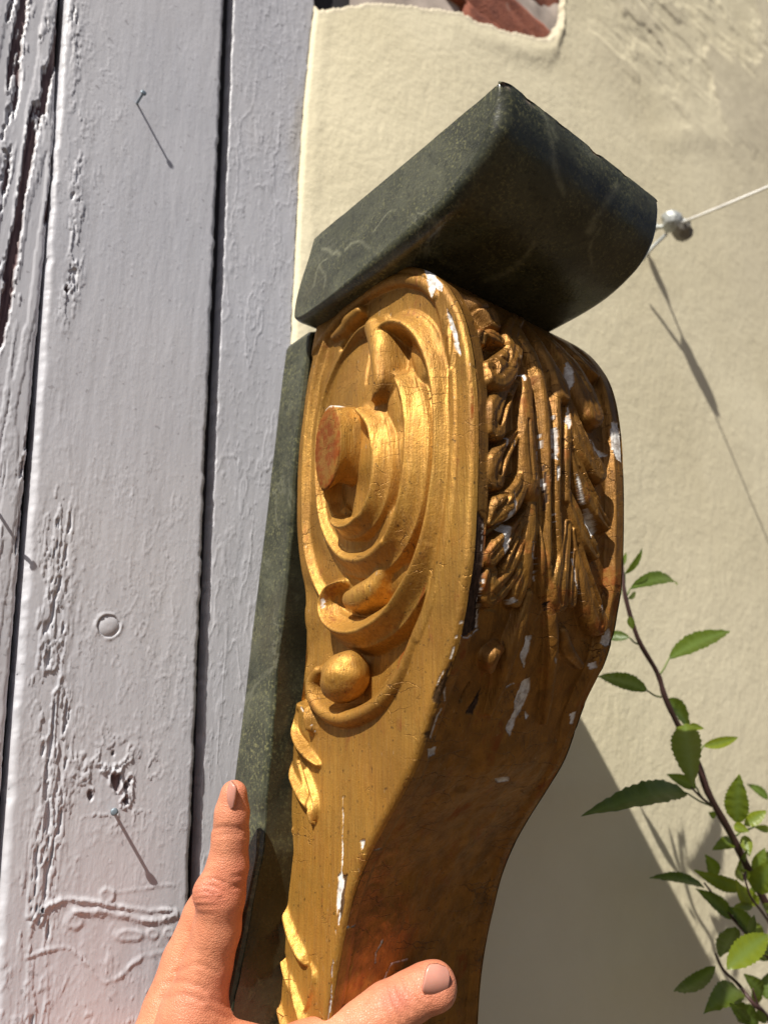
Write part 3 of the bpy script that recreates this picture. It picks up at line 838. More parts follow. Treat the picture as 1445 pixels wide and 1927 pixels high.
for i, b_ in enumerate(SIDE):
    b_['id'] = i + 1; SNAMES[i + 1] = b_['n']
HS, IDS = bars_height(GY, GZ, SIDE, base, 0.0018, side_yz)
HS += 0.00018 * fbm(GY * 160, GZ * 45, seed=140) + 0.0004 * fbm(GY * 30, GZ * 18, seed=141)
# fade relief to nothing at the silhouette of the body, then roll the arris over
dF, _ = poly_dist(GY, GZ, front_c)
HS *= np.where(dF < 0.006, sstep(0.0, 0.006, dF), 1)
RND = 0.0032
e = np.clip(1 - dF / RND, 0, 1)
HS -= RND * (1 - np.sqrt(np.clip(1 - e * e, 0, 1)))
dB, _ = poly_dist(GY, GZ, back_c)
e = np.clip(1 - dB / 0.004, 0, 1)
HS -= 0.005 * (1 - np.sqrt(np.clip(1 - e * e, 0, 1)))
SV = np.stack([XS - HS, GY, GZ], -1)

def chip_masks(V, white, wood, red, seed, amp=2.6):
    PX, PY = to_px(V)
    x, y, z = V[..., 0], V[..., 1], V[..., 2]
    PX = PX + amp * fbm(y * 260, z * 260, x * 260, seed=seed); PY = PY + amp * fbm(y * 260, z * 260, x * 260, seed=seed + 5)
    def m(polys):
        a = np.zeros(PX.shape)
        for p in polys: a = np.maximum(a, in_poly(PX, PY, p).astype(float))
        return a
    def ln(lines, w):
        a = np.zeros(PX.shape)
        for p in lines:
            p = np.asarray(p, float)
            sel = (PX > p[:, 0].min() - 8) & (PX < p[:, 0].max() + 8) & (PY > p[:, 1].min() - 8) & (PY < p[:, 1].max() + 8)
            if sel.any():
                d, _ = poly_dist(PX[sel], PY[sel], p)
                a[sel] = np.maximum(a[sel], ((d < w * (0.6 + 0.9 * fbm(y[sel] * 500, z[sel] * 300, x[sel] * 500, seed=seed + 8))) & (fbm(y[sel] * 120, z[sel] * 90, x[sel] * 120, seed=seed + 9) > -0.25)).astype(float))
        return a
    return m, ln
m, ln = chip_masks(SV, None, None, None, 300)
white = m([[(797, 505), (812, 512), (832, 536), (830, 548), (820, 540), (813, 560), (806, 545), (804, 525)],
           [(664, 536), (700, 512), (712, 508), (690, 528), (676, 542)],
           [(636, 1648), (640, 1640), (646, 1660), (640, 1700), (634, 1720)], [(676, 1582), (688, 1580), (682, 1600)],
           [(840, 580), (850, 598), (862, 640), (868, 668), (860, 660), (848, 620)], [(604, 1128), (609, 1125), (611, 1142), (606, 1148)]])
white = np.maximum(white, ln([[(646, 1500), (644, 1600), (642, 1660), (636, 1740)], [(566, 1330), (585, 1365), (592, 1375)],
                              [(865, 1168), (852, 1228), (835, 1260), (817, 1300)], [(632, 1750), (626, 1820), (622, 1880), (616, 1927)]], 1.3))
wood = m([[(815, 1300), (828, 1282), (838, 1262), (850, 1240), (846, 1262), (838, 1290), (832, 1330), (818, 1360), (812, 1385), (800, 1400), (797, 1380), (806, 1372), (824, 1335), (812, 1315)],
          [(640, 1645), (655, 1645), (650, 1672), (644, 1720), (636, 1740)]])
red = ln([[(886, 700), (889, 780), (888, 840)], [(640, 1700), (628, 1800), (620, 1900), (612, 1960)], [(800, 1100), (780, 1180), (745, 1260)], [(740, 500), (780, 502), (800, 508)]], 3.2) * (0.55 + 0.45 * np.sign(fbm(SV[..., 1] * 300, SV[..., 2] * 90, seed=6)))
wood *= 1 - white
SV[..., 0] += 0.0006 * np.maximum(white, wood)
SW = np.clip(np.stack([white, wood * 0.9, red], -1), 0, 1)
SF = grid_faces(NR, NC, False)
parts_side = split_parts(SV.reshape(-1, 3), SF, IDS.ravel(), SNAMES, lambda k: M_GOLD, leg, {'wear': SW.reshape(-1, 3)})
# bead inside the lower scroll
def blob(cpx, t, ry, rz, rx, seed, name, flat=0.0, n=28):
    cyz = side_yz([cpx], t)[0]
    th = np.linspace(0, np.pi, n); ph = np.linspace(0, 2 * np.pi, 2 * n)
    T, P = np.meshgrid(th, ph, indexing='ij')
    a = np.stack([-np.cos(T), np.sin(T) * np.cos(P), np.sin(T) * np.sin(P)], -1)
    q = 1.04 - 0.24 * np.abs(a[..., 1] * 0.85 + a[..., 2] * 0.3 + 0.15) ** 1.2 + 0.09 * fbm(a[..., 0] * 1.6 + seed, a[..., 1] * 1.6, a[..., 2] * 1.6, seed=seed, octv=3)
    V = np.stack([XS - t + rx * a[..., 0] * q, cyz[0] + ry * a[..., 1] * q, cyz[1] + rz * a[..., 2] * q], -1)
    return make(name, V.reshape(-1, 3), grid_faces(n, 2 * n), M_GOLD, leg, True, None, {'wear': np.zeros((V.size // 3, 3))})
blob((648, 1274), 0.0022, 0.0136, 0.0122, 0.0118, 41, 'bead')

# the cut-off eye of the volute
EYE = [(624, 763), (611, 774), (600, 800), (594, 835), (594, 872), (598, 904), (607, 923), (620, 915), (630, 890), (637, 855), (638, 815), (633, 780)]
e0 = side_yz(spline(EYE, 5, True), 0.0175)
cen = e0.mean(0)
dep = [(0.0177, 0.02, 0, 0), (0.0180, 0.6, 0, 0), (0.0179, 0.94, 0, 0), (0.0173, 1.0, 0, 0), (0.0160, 0.99, -0.0004, 0.0005), (0.0130, 0.94, -0.0012, 0.002), (0.0100, 0.90, -0.002, 0.003), (0.006, 0.92, -0.003, 0.003), (0.0, 1.0, -0.004, 0.003)]
rings = []
for t, s, dy, dz in dep:
    yz = cen + (e0 - cen) * s + np.array([dy, dz])
    rings.append(np.column_stack([np.full(len(yz), XS - t) + 0.0002 * noise(yz[:, 0] * 900, yz[:, 1] * 900, seed=2), yz]))
V, F = loft(rings, False, False)
w3 = np.zeros((len(V), 3)); nE = len(e0); w3[:nE * 4, 2] = 1.0; w3[:nE * 2, 1] = 0.25
ang_ = np.arctan2(V[:, 2] - cen[1], -(V[:, 1] - cen[0]))
ring_i = np.repeat(np.arange(len(dep)), nE)
tipm = (V[:, 2] > np.quantile(e0[:, 1], 0.93)) & (ring_i >= 2) & (ring_i <= 5)
w3[tipm] = (0.9, 0, 0)
make('volute_eye', V, F, M_GOLD, leg, True, None, {'wear': w3})

# ---- front face: the profile swept across the width, carved with acanthus
prof = np.vstack([back_c[back_c[:, 1] > side_yz([(645, 550)])[0, 1]], front_c])
prof = prof[prof[:, 1] > LEG_Z - 0.003]
seg = np.r_[0, np.cumsum(np.linalg.norm(np.diff(prof, axis=0), axis=1))]
NS, NX = 1480, 225
ss = np.linspace(0, seg[-1], NS)
pr = np.column_stack([np.interp(ss, seg, prof[:, 0]), np.interp(ss, seg, prof[:, 1])])
for _ in range(6):
    pr[1:-1] = 0.25 * pr[:-2] + 0.5 * pr[1:-1] + 0.25 * pr[2:]
tg = np.gradient(pr, axis=0); tg /= np.linalg.norm(tg, axis=1)[:, None]
nrm = np.column_stack([tg[:, 1], -tg[:, 0]])           # outward
if nrm[NS // 2, 0] > 0: nrm = -nrm
XA, XB = XS + RND, XS + WID - RND
gx = np.linspace(XA, XB, NX)
GS = np.repeat(ss[:, None], NX, 1); GX = np.repeat(gx[None], NS, 0)

PXr, PYr = to_px(np.stack([np.full(NS, XS + WID), pr[:, 0], pr[:, 1]], -1))
SC = np.interp(PYr, [560, 640, 700, 780, 870, 1180, 1340, 1600, 1927, 2300], [1.10, 1.19, 1.19, 1.15, 1.12, 1.09, 1.035, 1.03, 0.97, 0.97])
SC[:np.argmax(pr[:, 1])] = SC[np.argmax(pr[:, 1])]
for _ in range(40): SC[1:-1] = 0.25 * SC[:-2] + 0.5 * SC[1:-1] + 0.25 * SC[2:]
def width_scale(z):
    k = np.argmax(pr[:, 1]); o = np.argsort(pr[k:, 1])
    return np.interp(z, pr[k:, 1][o], SC[k:][o])

def front_sx(pts, t=0.0):                 # photo pixels -> (s, x) on the swept front
    out = []
    tt = np.broadcast_to(t, (len(pts),))
    st = 6
    idx = np.arange(0, NS, st)
    for (px, py), h in zip(np.asarray(pts, float), tt):
        r = ray(px, py)
        pp = pr[idx] + nrm[idx] * h
        best = None
        for i in range(len(idx) - 1):
            a, b = pp[i], pp[i + 1]
            d = b - a
            # solve CAM.yz + k r.yz = a + m d
            det = r[1] * (-d[1]) - (-d[0]) * r[2]
            if abs(det) < 1e-12: continue
            rhs = a - CAM[1:]
            k = (rhs[0] * (-d[1]) - (-d[0]) * rhs[1]) / det
            mm = (r[1] * rhs[1] - r[2] * rhs[0]) / det
            if -1e-6 <= mm <= 1 + 1e-6 and k > 0.05:
                x = CAM[0] + k * r[0]
                if best is None or k < best[0]:
                    best = (k, ss[idx[i]] + mm * (ss[idx[i + 1]] - ss[idx[i]]), x)
        if best is None:                  # the ray passes just outside the silhouette
            q = np.stack([np.full(len(idx), XB), pp[:, 0], pp[:, 1]], -1)
            qx, qy = to_px(q)
            j = int(np.argmin(np.hypot(qx - px, qy - py)))
            best = (0, ss[idx[j]], XB)
        out.append((best[1], XS + (best[2] - XS) / np.interp(best[1], ss, SC)))
    return np.array(out)

sL = front_sx([(900, 640), (905, 1100), (800, 1440)])[:, 0]
PXf, PYf = to_px(np.stack([GX, pr[:, :1] + 0 * GX, pr[:, 1:] + 0 * GX], -1))
ex = np.minimum(GX - XS, XS + WID - GX)
s_leaf0, s_leaf1 = front_sx([(960, 600)])[0, 0], front_sx([(960, 1380)])[0, 0]
dish = -0.0048 * sstep(0.0082, 0.0105, ex) * sstep(s_leaf0 - 0.02, s_leaf0 + 0.012, GS) * (1 - sstep(s_leaf1 - 0.05, s_leaf1 + 0.03, GS))
low = -0.0012 * sstep(0.007, 0.010, ex) * sstep(s_leaf1 - 0.05, s_leaf1 + 0.02, GS)
ridge = 0.0022 * np.exp(-(np.abs(GX - (XS + WID * 0.53)) / 0.020) ** 3) * sstep(s_leaf0, s_leaf0 + 0.03, GS) * (1 - sstep(s_leaf1 - 0.02, s_leaf1 + 0.05, GS))
fbase = dish + low + ridge + 0.0005 * fbm(GX * 40, GS * 20, seed=201) + 0.00018 * fbm(GX * 240, GS * 40, seed=202)
fbase += 0.0022 * fbm(GX * 45, GS * 38, seed=203, octv=5) * sstep(s_leaf1 - 0.07, s_leaf1, GS) * sstep(0.007, 0.011, ex)
def lobe(p, t, r, f=1.2, n='acanthus_lobe', **k):
    return dict(n=n, p=p, t=[q * 0.6 for q in t], r=[q * 1.2 for q in r], f=f * 0.8, keep=True, **k)
def vein(p, t, r): return dict(n='cut', cut=1, p=p, t=[t], r=[r])
def L(p, t, r, n='acanthus_lobe', f=1.0):
    g, up = {'acanthus_lobe': (1.22, 1.3), 'pod': (1.12, 0.9), 'stalk': (1.0, 0.7)}[n]
    return dict(n=n, p=p, t=[q + up for q in t], r=[q * g for q in r], f=f, keep=True)
FRONT = [
    # left leaf: teardrop lobes hanging towards the near border
    L([(878, 553), (902, 560), (924, 578), (934, 602)], [-1, 1.5, 2, 0.5], [3.5, 4.5, 5, 3.5]),
    L([(893, 632), (912, 622), (930, 626), (944, 636)], [-1, 1.0, 1.5, 1], [2, 3, 3.2, 2.5]),
    L([(950, 578), (968, 612), (975, 650), (962, 684), (938, 700), (920, 688)], [-1, 0.5, 1.5, 2.5, 3, 1.5], [2.5, 3.4, 4.2, 6, 6.6, 4.4], f=0.9),
    L([(974, 716), (957, 742), (942, 772), (940, 802)], [-2.5, 0, 1.6, 1.0], [1.4, 3.6, 5.8, 5.4], f=0.9),
    L([(976, 815), (957, 846), (940, 874), (937, 900)], [-2.5, 0, 1.4, 0.8], [1.4, 3.4, 5.4, 5.0], f=0.9),
    L([(990, 890), (986, 915), (972, 940), (950, 958), (926, 984)], [-1, 1.2, 2.2, 2, 0], [2, 3.4, 4.8, 5.0, 1.2], f=0.9),
    L([(996, 962), (975, 995), (950, 1026), (930, 1050)], [-1.5, 0, 1, 0.8], [1.4, 2.4, 3.6, 3.6], f=0.9),
    L([(998, 975), (982, 1022), (966, 1060), (955, 1082)], [-1, 0, 0.6, 0], [1.4, 2.2, 3.0, 2.4], f=0.9),
    L([(985, 1050), (968, 1085), (948, 1110), (930, 1126)], [-1, 0.5, 1.5, 1], [1.6, 3, 4.4, 4.0], f=0.9),
    L([(930, 1078), (926, 1100), (928, 1122)], [0, 1, 0.5], [3, 4, 3.4]),
    L([(992, 1075), (984, 1108), (976, 1130)], [-0.5, 0.8, 0.3], [2, 3.6, 3.2]),
    # pods and ribs down the middle
    L([(994, 712), (998, 780), (1003, 850), (1008, 912), (1009, 922)], [-0.5, 0.6, 1.0, 1.6, 1.2], [3, 3.6, 4.6, 6.0, 5.2], 'pod', 0.75),
    L([(1004, 945), (1003, 1000), (998, 1060), (994, 1098)], [-0.5, 0.8, 0.8, 0], [2.4, 3.0, 3.4, 3.2], 'pod', 0.9),
    L([(950, 585), (985, 628), (1008, 670), (1024, 729), (1032, 800), (1036, 870), (1038, 960), (1038, 1060), (1036, 1140)], [-1, 0.8, 1.4, 1.2, 0.8, 0.6, 0.6, 0.5, -0.5], [2.5, 3.4, 3.4, 2.8, 2.4, 2.3, 2.3, 2.2, 1.6], 'stalk', 1.1),
    L([(985, 606), (1020, 648), (1044, 690), (1053, 745), (1055, 850), (1054, 947), (1056, 1060)], [-1, 0.8, 1.4, 0.8, 0.5, 0.4, -0.6], [2.5, 3.4, 3.4, 2.6, 2.3, 2.2, 1.6], 'stalk', 1.1),
    L([(1012, 960), (1018, 1010), (1024, 1060), (1022, 1120)], [-1, 0, 0, -1], [1.6, 2.2, 2.2, 1.4], 'stalk', 1.1),
    L([(1074, 760), (1072, 850), (1070, 940)], [-0.5, 0, -0.8], [2.2, 2.6, 2], 'stalk', 1.1),
    # right leaf
    L([(1015, 618), (1052, 648), (1085, 688), (1108, 730), (1126, 774)], [-1, 0.5, 1.8, 3, 3.4], [2.6, 4, 5.4, 6.6, 6.0], f=0.9),
    L([(1045, 632), (1085, 660), (1112, 684), (1124, 698)], [-1, 0.4, 1.4, 1], [2.6, 3.4, 3.8, 2.6]),
    L([(1042, 682), (1060, 714), (1068, 738)], [0, 2.2, 2.4], [2.4, 4.0, 3.8]),
    L([(1070, 745), (1090, 798), (1112, 848), (1134, 886)], [-1, 0.6, 2.0, 2.6], [2.6, 4.6, 5.6, 5.0], f=0.9),
    L([(1082, 850), (1104, 905), (1128, 955), (1147, 990)], [-1, 0.6, 1.6, 0.8], [2.4, 4.2, 4.2, 1.6], f=0.9),
    L([(1075, 930), (1095, 980), (1114, 1018), (1126, 1042)], [-1, 0.4, 1.4, 1], [2.2, 3.6, 4.0, 2.6]),
    L([(1086, 1000), (1104, 1070), (1122, 1138), (1136, 1176)], [-1, 0.5, 2.2, 2.8], [2.0, 3.8, 6.0, 5.4], f=0.9),
    L([(1072, 985), (1066, 1055), (1059, 1108), (1060, 1136)], [-1, 0.4, 1.8, 1.6], [2.0, 3.4, 5.6, 4.6], f=0.9),
    L([(1086, 1040), (1084, 1095), (1080, 1134)], [-1, 0.5, 0.8], [1.8, 2.8, 2.6]),
    # tails of the leaf low down
    lobe([(1040, 1130), (1046, 1190), (1044, 1260), (1036, 1320), (1028, 1362)], [2, 2.6, 2.4, 2, 1], [2, 2.6, 2.4, 2, 1], 1.1, 'leaf_tail'),
    lobe([(1000, 1120), (985, 1180), (965, 1240), (945, 1300), (925, 1345)], [1, 2, 2, 1.6, 0.6], [2, 2.6, 2.6, 2, 1], 1.0, 'leaf_tail'),
    lobe([(945, 1225), (932, 1245), (928, 1262)], [1.5, 2.6, 1.5], [2, 3.2, 2], 1.1, 'leaf_tail'),
    lobe([(1065, 1190), (1075, 1225), (1095, 1255)], [1.6, 2.2, 1], [2, 2.8, 1.6], 1.1, 'leaf_tail'),
    # veins and splits
    vein([(968, 738), (955, 765), (946, 795)], 2.6, 0.8), vein([(970, 835), (954, 862), (945, 890)], 2.4, 0.8), vein([(938, 925), (955, 930), (950, 945), (936, 962)], 1.8, 0.7),
    vein([(985, 985), (962, 1026)], 1.6, 0.7), vein([(990, 1000), (972, 1045)], 1.6, 0.7), vein([(975, 1075), (955, 1100)], 1.6, 0.7), vein([(1008, 800), (1011, 860), (1017, 912)], 1.0, 0.7), vein([(994, 790), (996, 850), (998, 900)], 0.8, 0.7),
    vein([(1019, 730), (1022, 800), (1026, 900), (1027, 1000), (1022, 1090)], 3.4, 0.9), vein([(1045, 735), (1046, 850), (1047, 950), (1047, 1060)], 3.0, 0.8),
    vein([(1063, 760), (1064, 850), (1063, 960)], 2.6, 0.8), vein([(1050, 655), (1080, 698), (1104, 740)], 1.3, 0.8), vein([(1062, 652), (1095, 695), (1118, 738)], 1.2, 0.7), vein([(1085, 770), (1106, 825), (1122, 858)], 1.3, 0.7), vein([(1078, 775), (1094, 825), (1110, 862)], 1.0, 0.7),
    vein([(1095, 880), (1118, 930), (1136, 965)], 1.2, 0.7), vein([(1096, 1025), (1112, 1085), (1126, 1138)], 1.8, 0.8), vein([(1000, 640), (1020, 680), (1034, 730)], 1.2, 0.8), vein([(1068, 1010), (1062, 1070)], 1.0, 0.7),
    vein([(975, 600), (1005, 645), (1022, 690)], 1.2, 0.8), vein([(898, 602), (914, 600), (922, 606)], 5.0, 2.0), vein([(944, 640), (958, 660), (954, 680)], 1.6, 0.8), vein([(938, 672), (950, 682)], 1.2, 0.8),
    vein([(895, 572), (910, 580), (922, 578)], 1.4, 0.9), vein([(1040, 660), (1052, 690)], 1.2, 0.8), vein([(980, 700), (978, 680)], 2.0, 1.2),
    vein([(900, 1300), (885, 1330)], 2.0, 0.8),
]
FN = {0: 'front_panel'}
for i, b_ in enumerate(FRONT):
    b_['id'] = i + 1; FN[i + 1] = b_['n']
for b_ in FRONT:                            # lobes stand on the dished ground
    pass
HF, IDF = bars_height(GS, GX, FRONT, fbase, 0.0011, front_sx)
wq = sstep(0.0068, 0.0090, ex)
HF = fbase * (1 - wq) + HF * wq
IDF[ex < 0.0080] = 0
HF += 0.0004 * fbm(GX * 300, GS * 60, seed=207, octv=3) * (IDF > 0)
# lifted scales of the coating: each flake ends in a small step
cellx = np.floor(GX * 150 + 0.5 * noise(GX * 60, GS * 60, seed=208)); cells = np.floor(GS * 42 + 1.2 * _hash(cellx, cellx * 0, cellx * 0, 3) + 0.3 * noise(GX * 120, GS * 60, seed=209))
lift = _hash(cellx, cells, cellx * 0, 9)
HF += 0.00045 * (lift - 0.5) * sstep(s_leaf0, s_leaf0 + 0.02, GS) * (1 - sstep(s_leaf1 - 0.06, s_leaf1 - 0.01, GS))
FV = np.stack([XS + (GX - XS) * SC[:, None], pr[:, :1] + nrm[:, :1] * HF, pr[:, 1:] + nrm[:, 1:] * HF], -1)
m, ln = chip_masks(FV, None, None, None, 320)
wood = m([[(884, 850), (890, 850), (893, 955), (912, 975), (910, 1060), (905, 1112), (898, 1180), (880, 1196), (866, 1200), (874, 1100), (876, 990), (880, 930)],
          [(1022, 870), (1028, 890), (1030, 940), (1024, 960), (1020, 910)], [(893, 1312), (905, 1296), (900, 1320), (890, 1345), (876, 1342)], [(1021, 1138), (1033, 1132), (1030, 1150), (1024, 1150)]])
white = m([[(889, 850), (899, 850), (899, 880), (896, 930), (897, 962), (889, 975), (889, 920), (887, 880)],
           [(1152, 792), (1163, 795), (1172, 870), (1158, 862), (1148, 832)], [(1108, 822), (1122, 845), (1143, 858), (1127, 860), (1118, 845)],
           [(1098, 955), (1111, 968), (1120, 1000), (1112, 1012), (1106, 995), (1099, 985)], [(990, 1195), (1002, 1195), (985, 1257), (979, 1232), (986, 1214)],
           [(982, 1282), (998, 1274), (996, 1300), (985, 1325), (972, 1350), (958, 1386), (951, 1372), (955, 1358), (968, 1335), (968, 1320)],
           [(1132, 1198), (1146, 1182), (1150, 1212), (1140, 1218), (1130, 1210)], [(955, 1128), (968, 1122), (973, 1130), (954, 1142)], [(1035, 852), (1048, 848), (1050, 866), (1036, 860)],
           [(1068, 762), (1075, 800), (1070, 808), (1064, 790)], [(1085, 890), (1092, 905), (1100, 950), (1094, 948), (1087, 920)], [(1019, 900), (1027, 912), (1024, 924), (1017, 915)],
           [(930, 1466), (960, 1462), (958, 1470), (936, 1474)], [(1072, 1345), (1082, 1340), (1078, 1362), (1072, 1364)], [(805, 1410), (822, 1404), (818, 1420), (806, 1426)],
           [(1105, 1250), (1122, 1245), (1124, 1256), (1110, 1260)], [(1042, 1236), (1048, 1240), (1046, 1250)], [(987, 1338), (996, 1345), (990, 1355)], [(1012, 812), (1020, 838), (1014, 846)]])
white = np.maximum(white, ln([[(1003, 1020), (1004, 1060), (1006, 1095)], [(1044, 1020), (1042, 960)], [(908, 985), (908, 1040)], [(910, 1090), (900, 1130), (898, 1180)], [(868, 1198), (880, 1202), (888, 1194), (898, 1184)],
                              [(866, 1205), (856, 1230), (842, 1262), (836, 1285)], [(838, 1290), (836, 1320), (822, 1350), (810, 1390)],
                              [(1075, 1040), (1082, 1090), (1090, 1120)], [(965, 855), (968, 830)], [(934, 1325), (950, 1295), (968, 1285)], [(690, 1590), (705, 1600), (718, 1596)],
                              [(720, 1770), (708, 1795), (706, 1812)], [(765, 1805), (735, 1815), (722, 1845), (698, 1868)], [(645, 1742), (660, 1745), (668, 1740)], [(1010, 850), (1010, 900)]], 1.4))
white = np.maximum(white, ((fbm(GX * 160, GS * 26, seed=215, octv=4) > 0.57) & (GS > s_leaf0 + 0.02) & (GS < s_leaf1 - 0.05)).astype(float) * (IDF > 0))
wood *= 1 - white
red = ln([[(612, 1960), (622, 1850), (638, 1770), (655, 1700), (690, 1610)]], 4) * 0.8
red = np.maximum(red, 0.75 * sstep(0.34, 0.5, fbm(GX * 55, GS * 30, seed=220)) * (GS > s_leaf1 - 0.09))
red = np.maximum(red, 0.55 * sstep(0.28, 0.45, fbm(GX * 90, GS * 60, seed=221)) * (IDF > 0))
FV[..., 1] -= nrm[:, :1] * 0.0006 * np.maximum(white, wood); FV[..., 2] -= nrm[:, 1:] * 0.0006 * np.maximum(white, wood)
FWR = np.clip(np.stack([white, wood, red], -1), 0, 1)
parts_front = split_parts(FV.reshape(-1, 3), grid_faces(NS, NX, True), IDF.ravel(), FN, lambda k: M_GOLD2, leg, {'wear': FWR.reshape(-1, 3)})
# the far side face: the same carving, mirrored, at a coarser grid
sub = (slice(None, None, 4), slice(None, None, 4))
MV = SV[sub].copy(); MV[..., 0] = XS + WID * width_scale(MV[..., 2]) + (XS - MV[..., 0])
make('far_side_panel', MV.reshape(-1, 3), grid_faces(MV.shape[0], MV.shape[1], True), M_GOLD, leg, True, None, {'wear': SW[sub].reshape(-1, 3) * 0})

# back of the carved body
bc = back_c[(back_c[:, 1] > LEG_Z - 0.003)]
V = np.concatenate([np.column_stack([np.full(len(bc), x), bc + np.array([0.0, 0])]) for x in (XS + 0.005, XS + WID - 0.005)])
n_ = len(bc)
make('body_back', V, [(i, i + 1, n_ + i + 1, n_ + i) for i in range(n_ - 1)], M_GOLD, leg, True, None, {'wear': np.zeros((len(V), 3))})

# ---- marbled back board: its green edge faces left, its front face carries darker brown marbling
BL = [(543, 622), (537, 690), (521, 800), (506, 920), (490, 1050), (474, 1180), (458, 1320), (440, 1462), (418, 1640), (396, 1800), (380, 1927), (360, 2090), (318, 2560)]
BF = [(584, 615), (574, 690), (562, 800), (551, 900), (540, 1053), (527, 1177), (515, 1260), (504, 1390), (494, 1489), (484, 1620), (470, 1800), (458, 1927), (445, 2090), (410, 2560)]
def board_x(py): return np.interp(py, [600, 1040, 1400, 1927, 2560], [0.2125, 0.2115, 0.199, 0.183, 0.165])
def edge_curve(px): 
    P = on_x([p[0] for p in px], [p[1] for p in px], board_x([p[1] for p in px]))
    return spline(P, 10)
eb, ef = edge_curve(BL), edge_curve(BF)
def board():
    zs = np.linspace(LEG_Z, min(eb[0, 2], ef[0, 2]), 260)
    ob, of = np.argsort(eb[:, 2]), np.argsort(ef[:, 2])
    rings = []
    ztop = zs[-1]
    for i, z in enumerate(zs):
        yb_, x_ = np.interp(z, eb[ob, 2], eb[ob, 1]), np.interp(z, eb[ob, 2], eb[ob, 0])
        yf_ = max(np.interp(z, ef[of, 2], ef[of, 1]), np.interp(z, back_c[:, 1], back_c[:, 0]) - 0.008)
        yb_ = max(yb_, yf_ + 0.026)
        e_ = max(0.0, 1 - (ztop - z) / 0.005); rd = 0.005 * (1 - math.sqrt(max(0, 1 - e_ * e_)))
        x_ += rd; yb_ -= rd * 0.5; yf_ += rd * 0.3
        ch = 0.0022 + 0.0004 * noise(np.array([z * 160]), np.array([0.0]), seed=5)[0]
        wv = 0.0002 * noise(np.array([z * 60]), np.array([3.0]), seed=6)[0]
        xr_ = XS + WID - 0.012
        r = [(x_ + ch, yf_), (x_ + ch * 0.3, yf_ + ch * 0.3), (x_ + wv, yf_ + ch), (x_ + wv, yb_ - 0.002), (x_ + 0.0006, yb_ - 0.0006), (x_ + 0.002, yb_), (xr_ - 0.002, yb_), (xr_, yb_ - 0.002), (xr_, yf_ + ch), (xr_ - ch, yf_)]
        rings.append(np.array([(x, y, z) for x, y in r]))
    return loft(rings)
V, F = board()
nz_ = len(V) // 10
fv = V.reshape(nz_, 10, 3)
fc = [fv[:, 0] + np.array([0.0004, -0.0006, 0]), fv[:, 9] + np.array([0, -0.0006, 0])]
FV_ = np.stack([fc[0] + (fc[1] - fc[0]) * q for q in np.linspace(0, 1, 30)], 1)
FV_[..., 1] -= 0.0006 * fbm(FV_[..., 0] * 60, FV_[..., 2] * 40, seed=77)
make('board_front', FV_.reshape(-1, 3), grid_faces(nz_, 30), M_MARB2, leg, True, None, {'wear': np.zeros((nz_ * 30, 3))})
make('marbled_back_board', V, F, M_MARB, leg, False, None, {'wear': np.zeros((len(V), 3))})
# the pale ground layer left along the joint
jp = side_yz([(549, 1500), (545, 1560), (537, 1640), (529, 1720), (520, 1800), (513, 1880), (509, 1960)])
V = []; F = []
for i, (y, z) in enumerate(spline(jp, 6)):
    w_ = 0.004 + 0.0008 * math.sin(i * 1.7)
    V += [(XS + 0.0035, y - 0.001, z), (XS - 0.0002, y + 0.001, z), (XS + 0.0004, y + w_, z), (XS + 0.004, y + w_, z)]
    if i:
        k = 4 * i
        F += [(k - 4 + a, k - 4 + (a + 1) % 4, k + (a + 1) % 4, k + a) for a in range(4)]
make('gesso_edge', np.array(V), F, mat_plain('bare_gesso', (0.62, 0.58, 0.56), 0.8), leg)

# ---- marbled top block: one moulding profile, run across the width
XBL, XBR = 0.200, 0.3216
pp = np.array([(163.5, 1714), (163.0, 1706), (164.5, 1697), (168.5, 1688), (176, 1680), (187, 1674), (199, 1670), (214, 1668), (235, 1666.8), (262, 1666), (290, 1666), (313, 1667), (322, 1669), (325, 1673), (323, 1684), (317, 1696), (310, 1706), (305, 1714)]) * 1e-3
pf = spline(pp, 14)
pf = np.vstack([pf, pf[-1] + (pf[0] - pf[-1]) * np.linspace(0.05, 0.97, 24)[:, None]])
RB = 0.0075
xs_ = np.concatenate([XBL + RB * (1 - np.cos(np.linspace(0.04, np.pi / 2, 12))), np.linspace(XBL + 0.010, XBR - 0.006, 130), XBR - 0.004 * (1 - np.cos(np.linspace(np.pi / 2, 0.05, 8)))])
cb = pf.mean(0)
area = lambda p: 0.5 * np.sum(p[:, 0] * np.roll(p[:, 1], -1) - np.roll(p[:, 0], -1) * p[:, 1])
t_ = np.roll(pf, -1, 0) - np.roll(pf, 1, 0); t_ /= np.linalg.norm(t_, axis=1)[:, None] + 1e-12
nn = np.column_stack([t_[:, 1], -t_[:, 0]]) * np.sign(area(pf))
ztop = pf[:, 1].max()
rings = []
wr = []
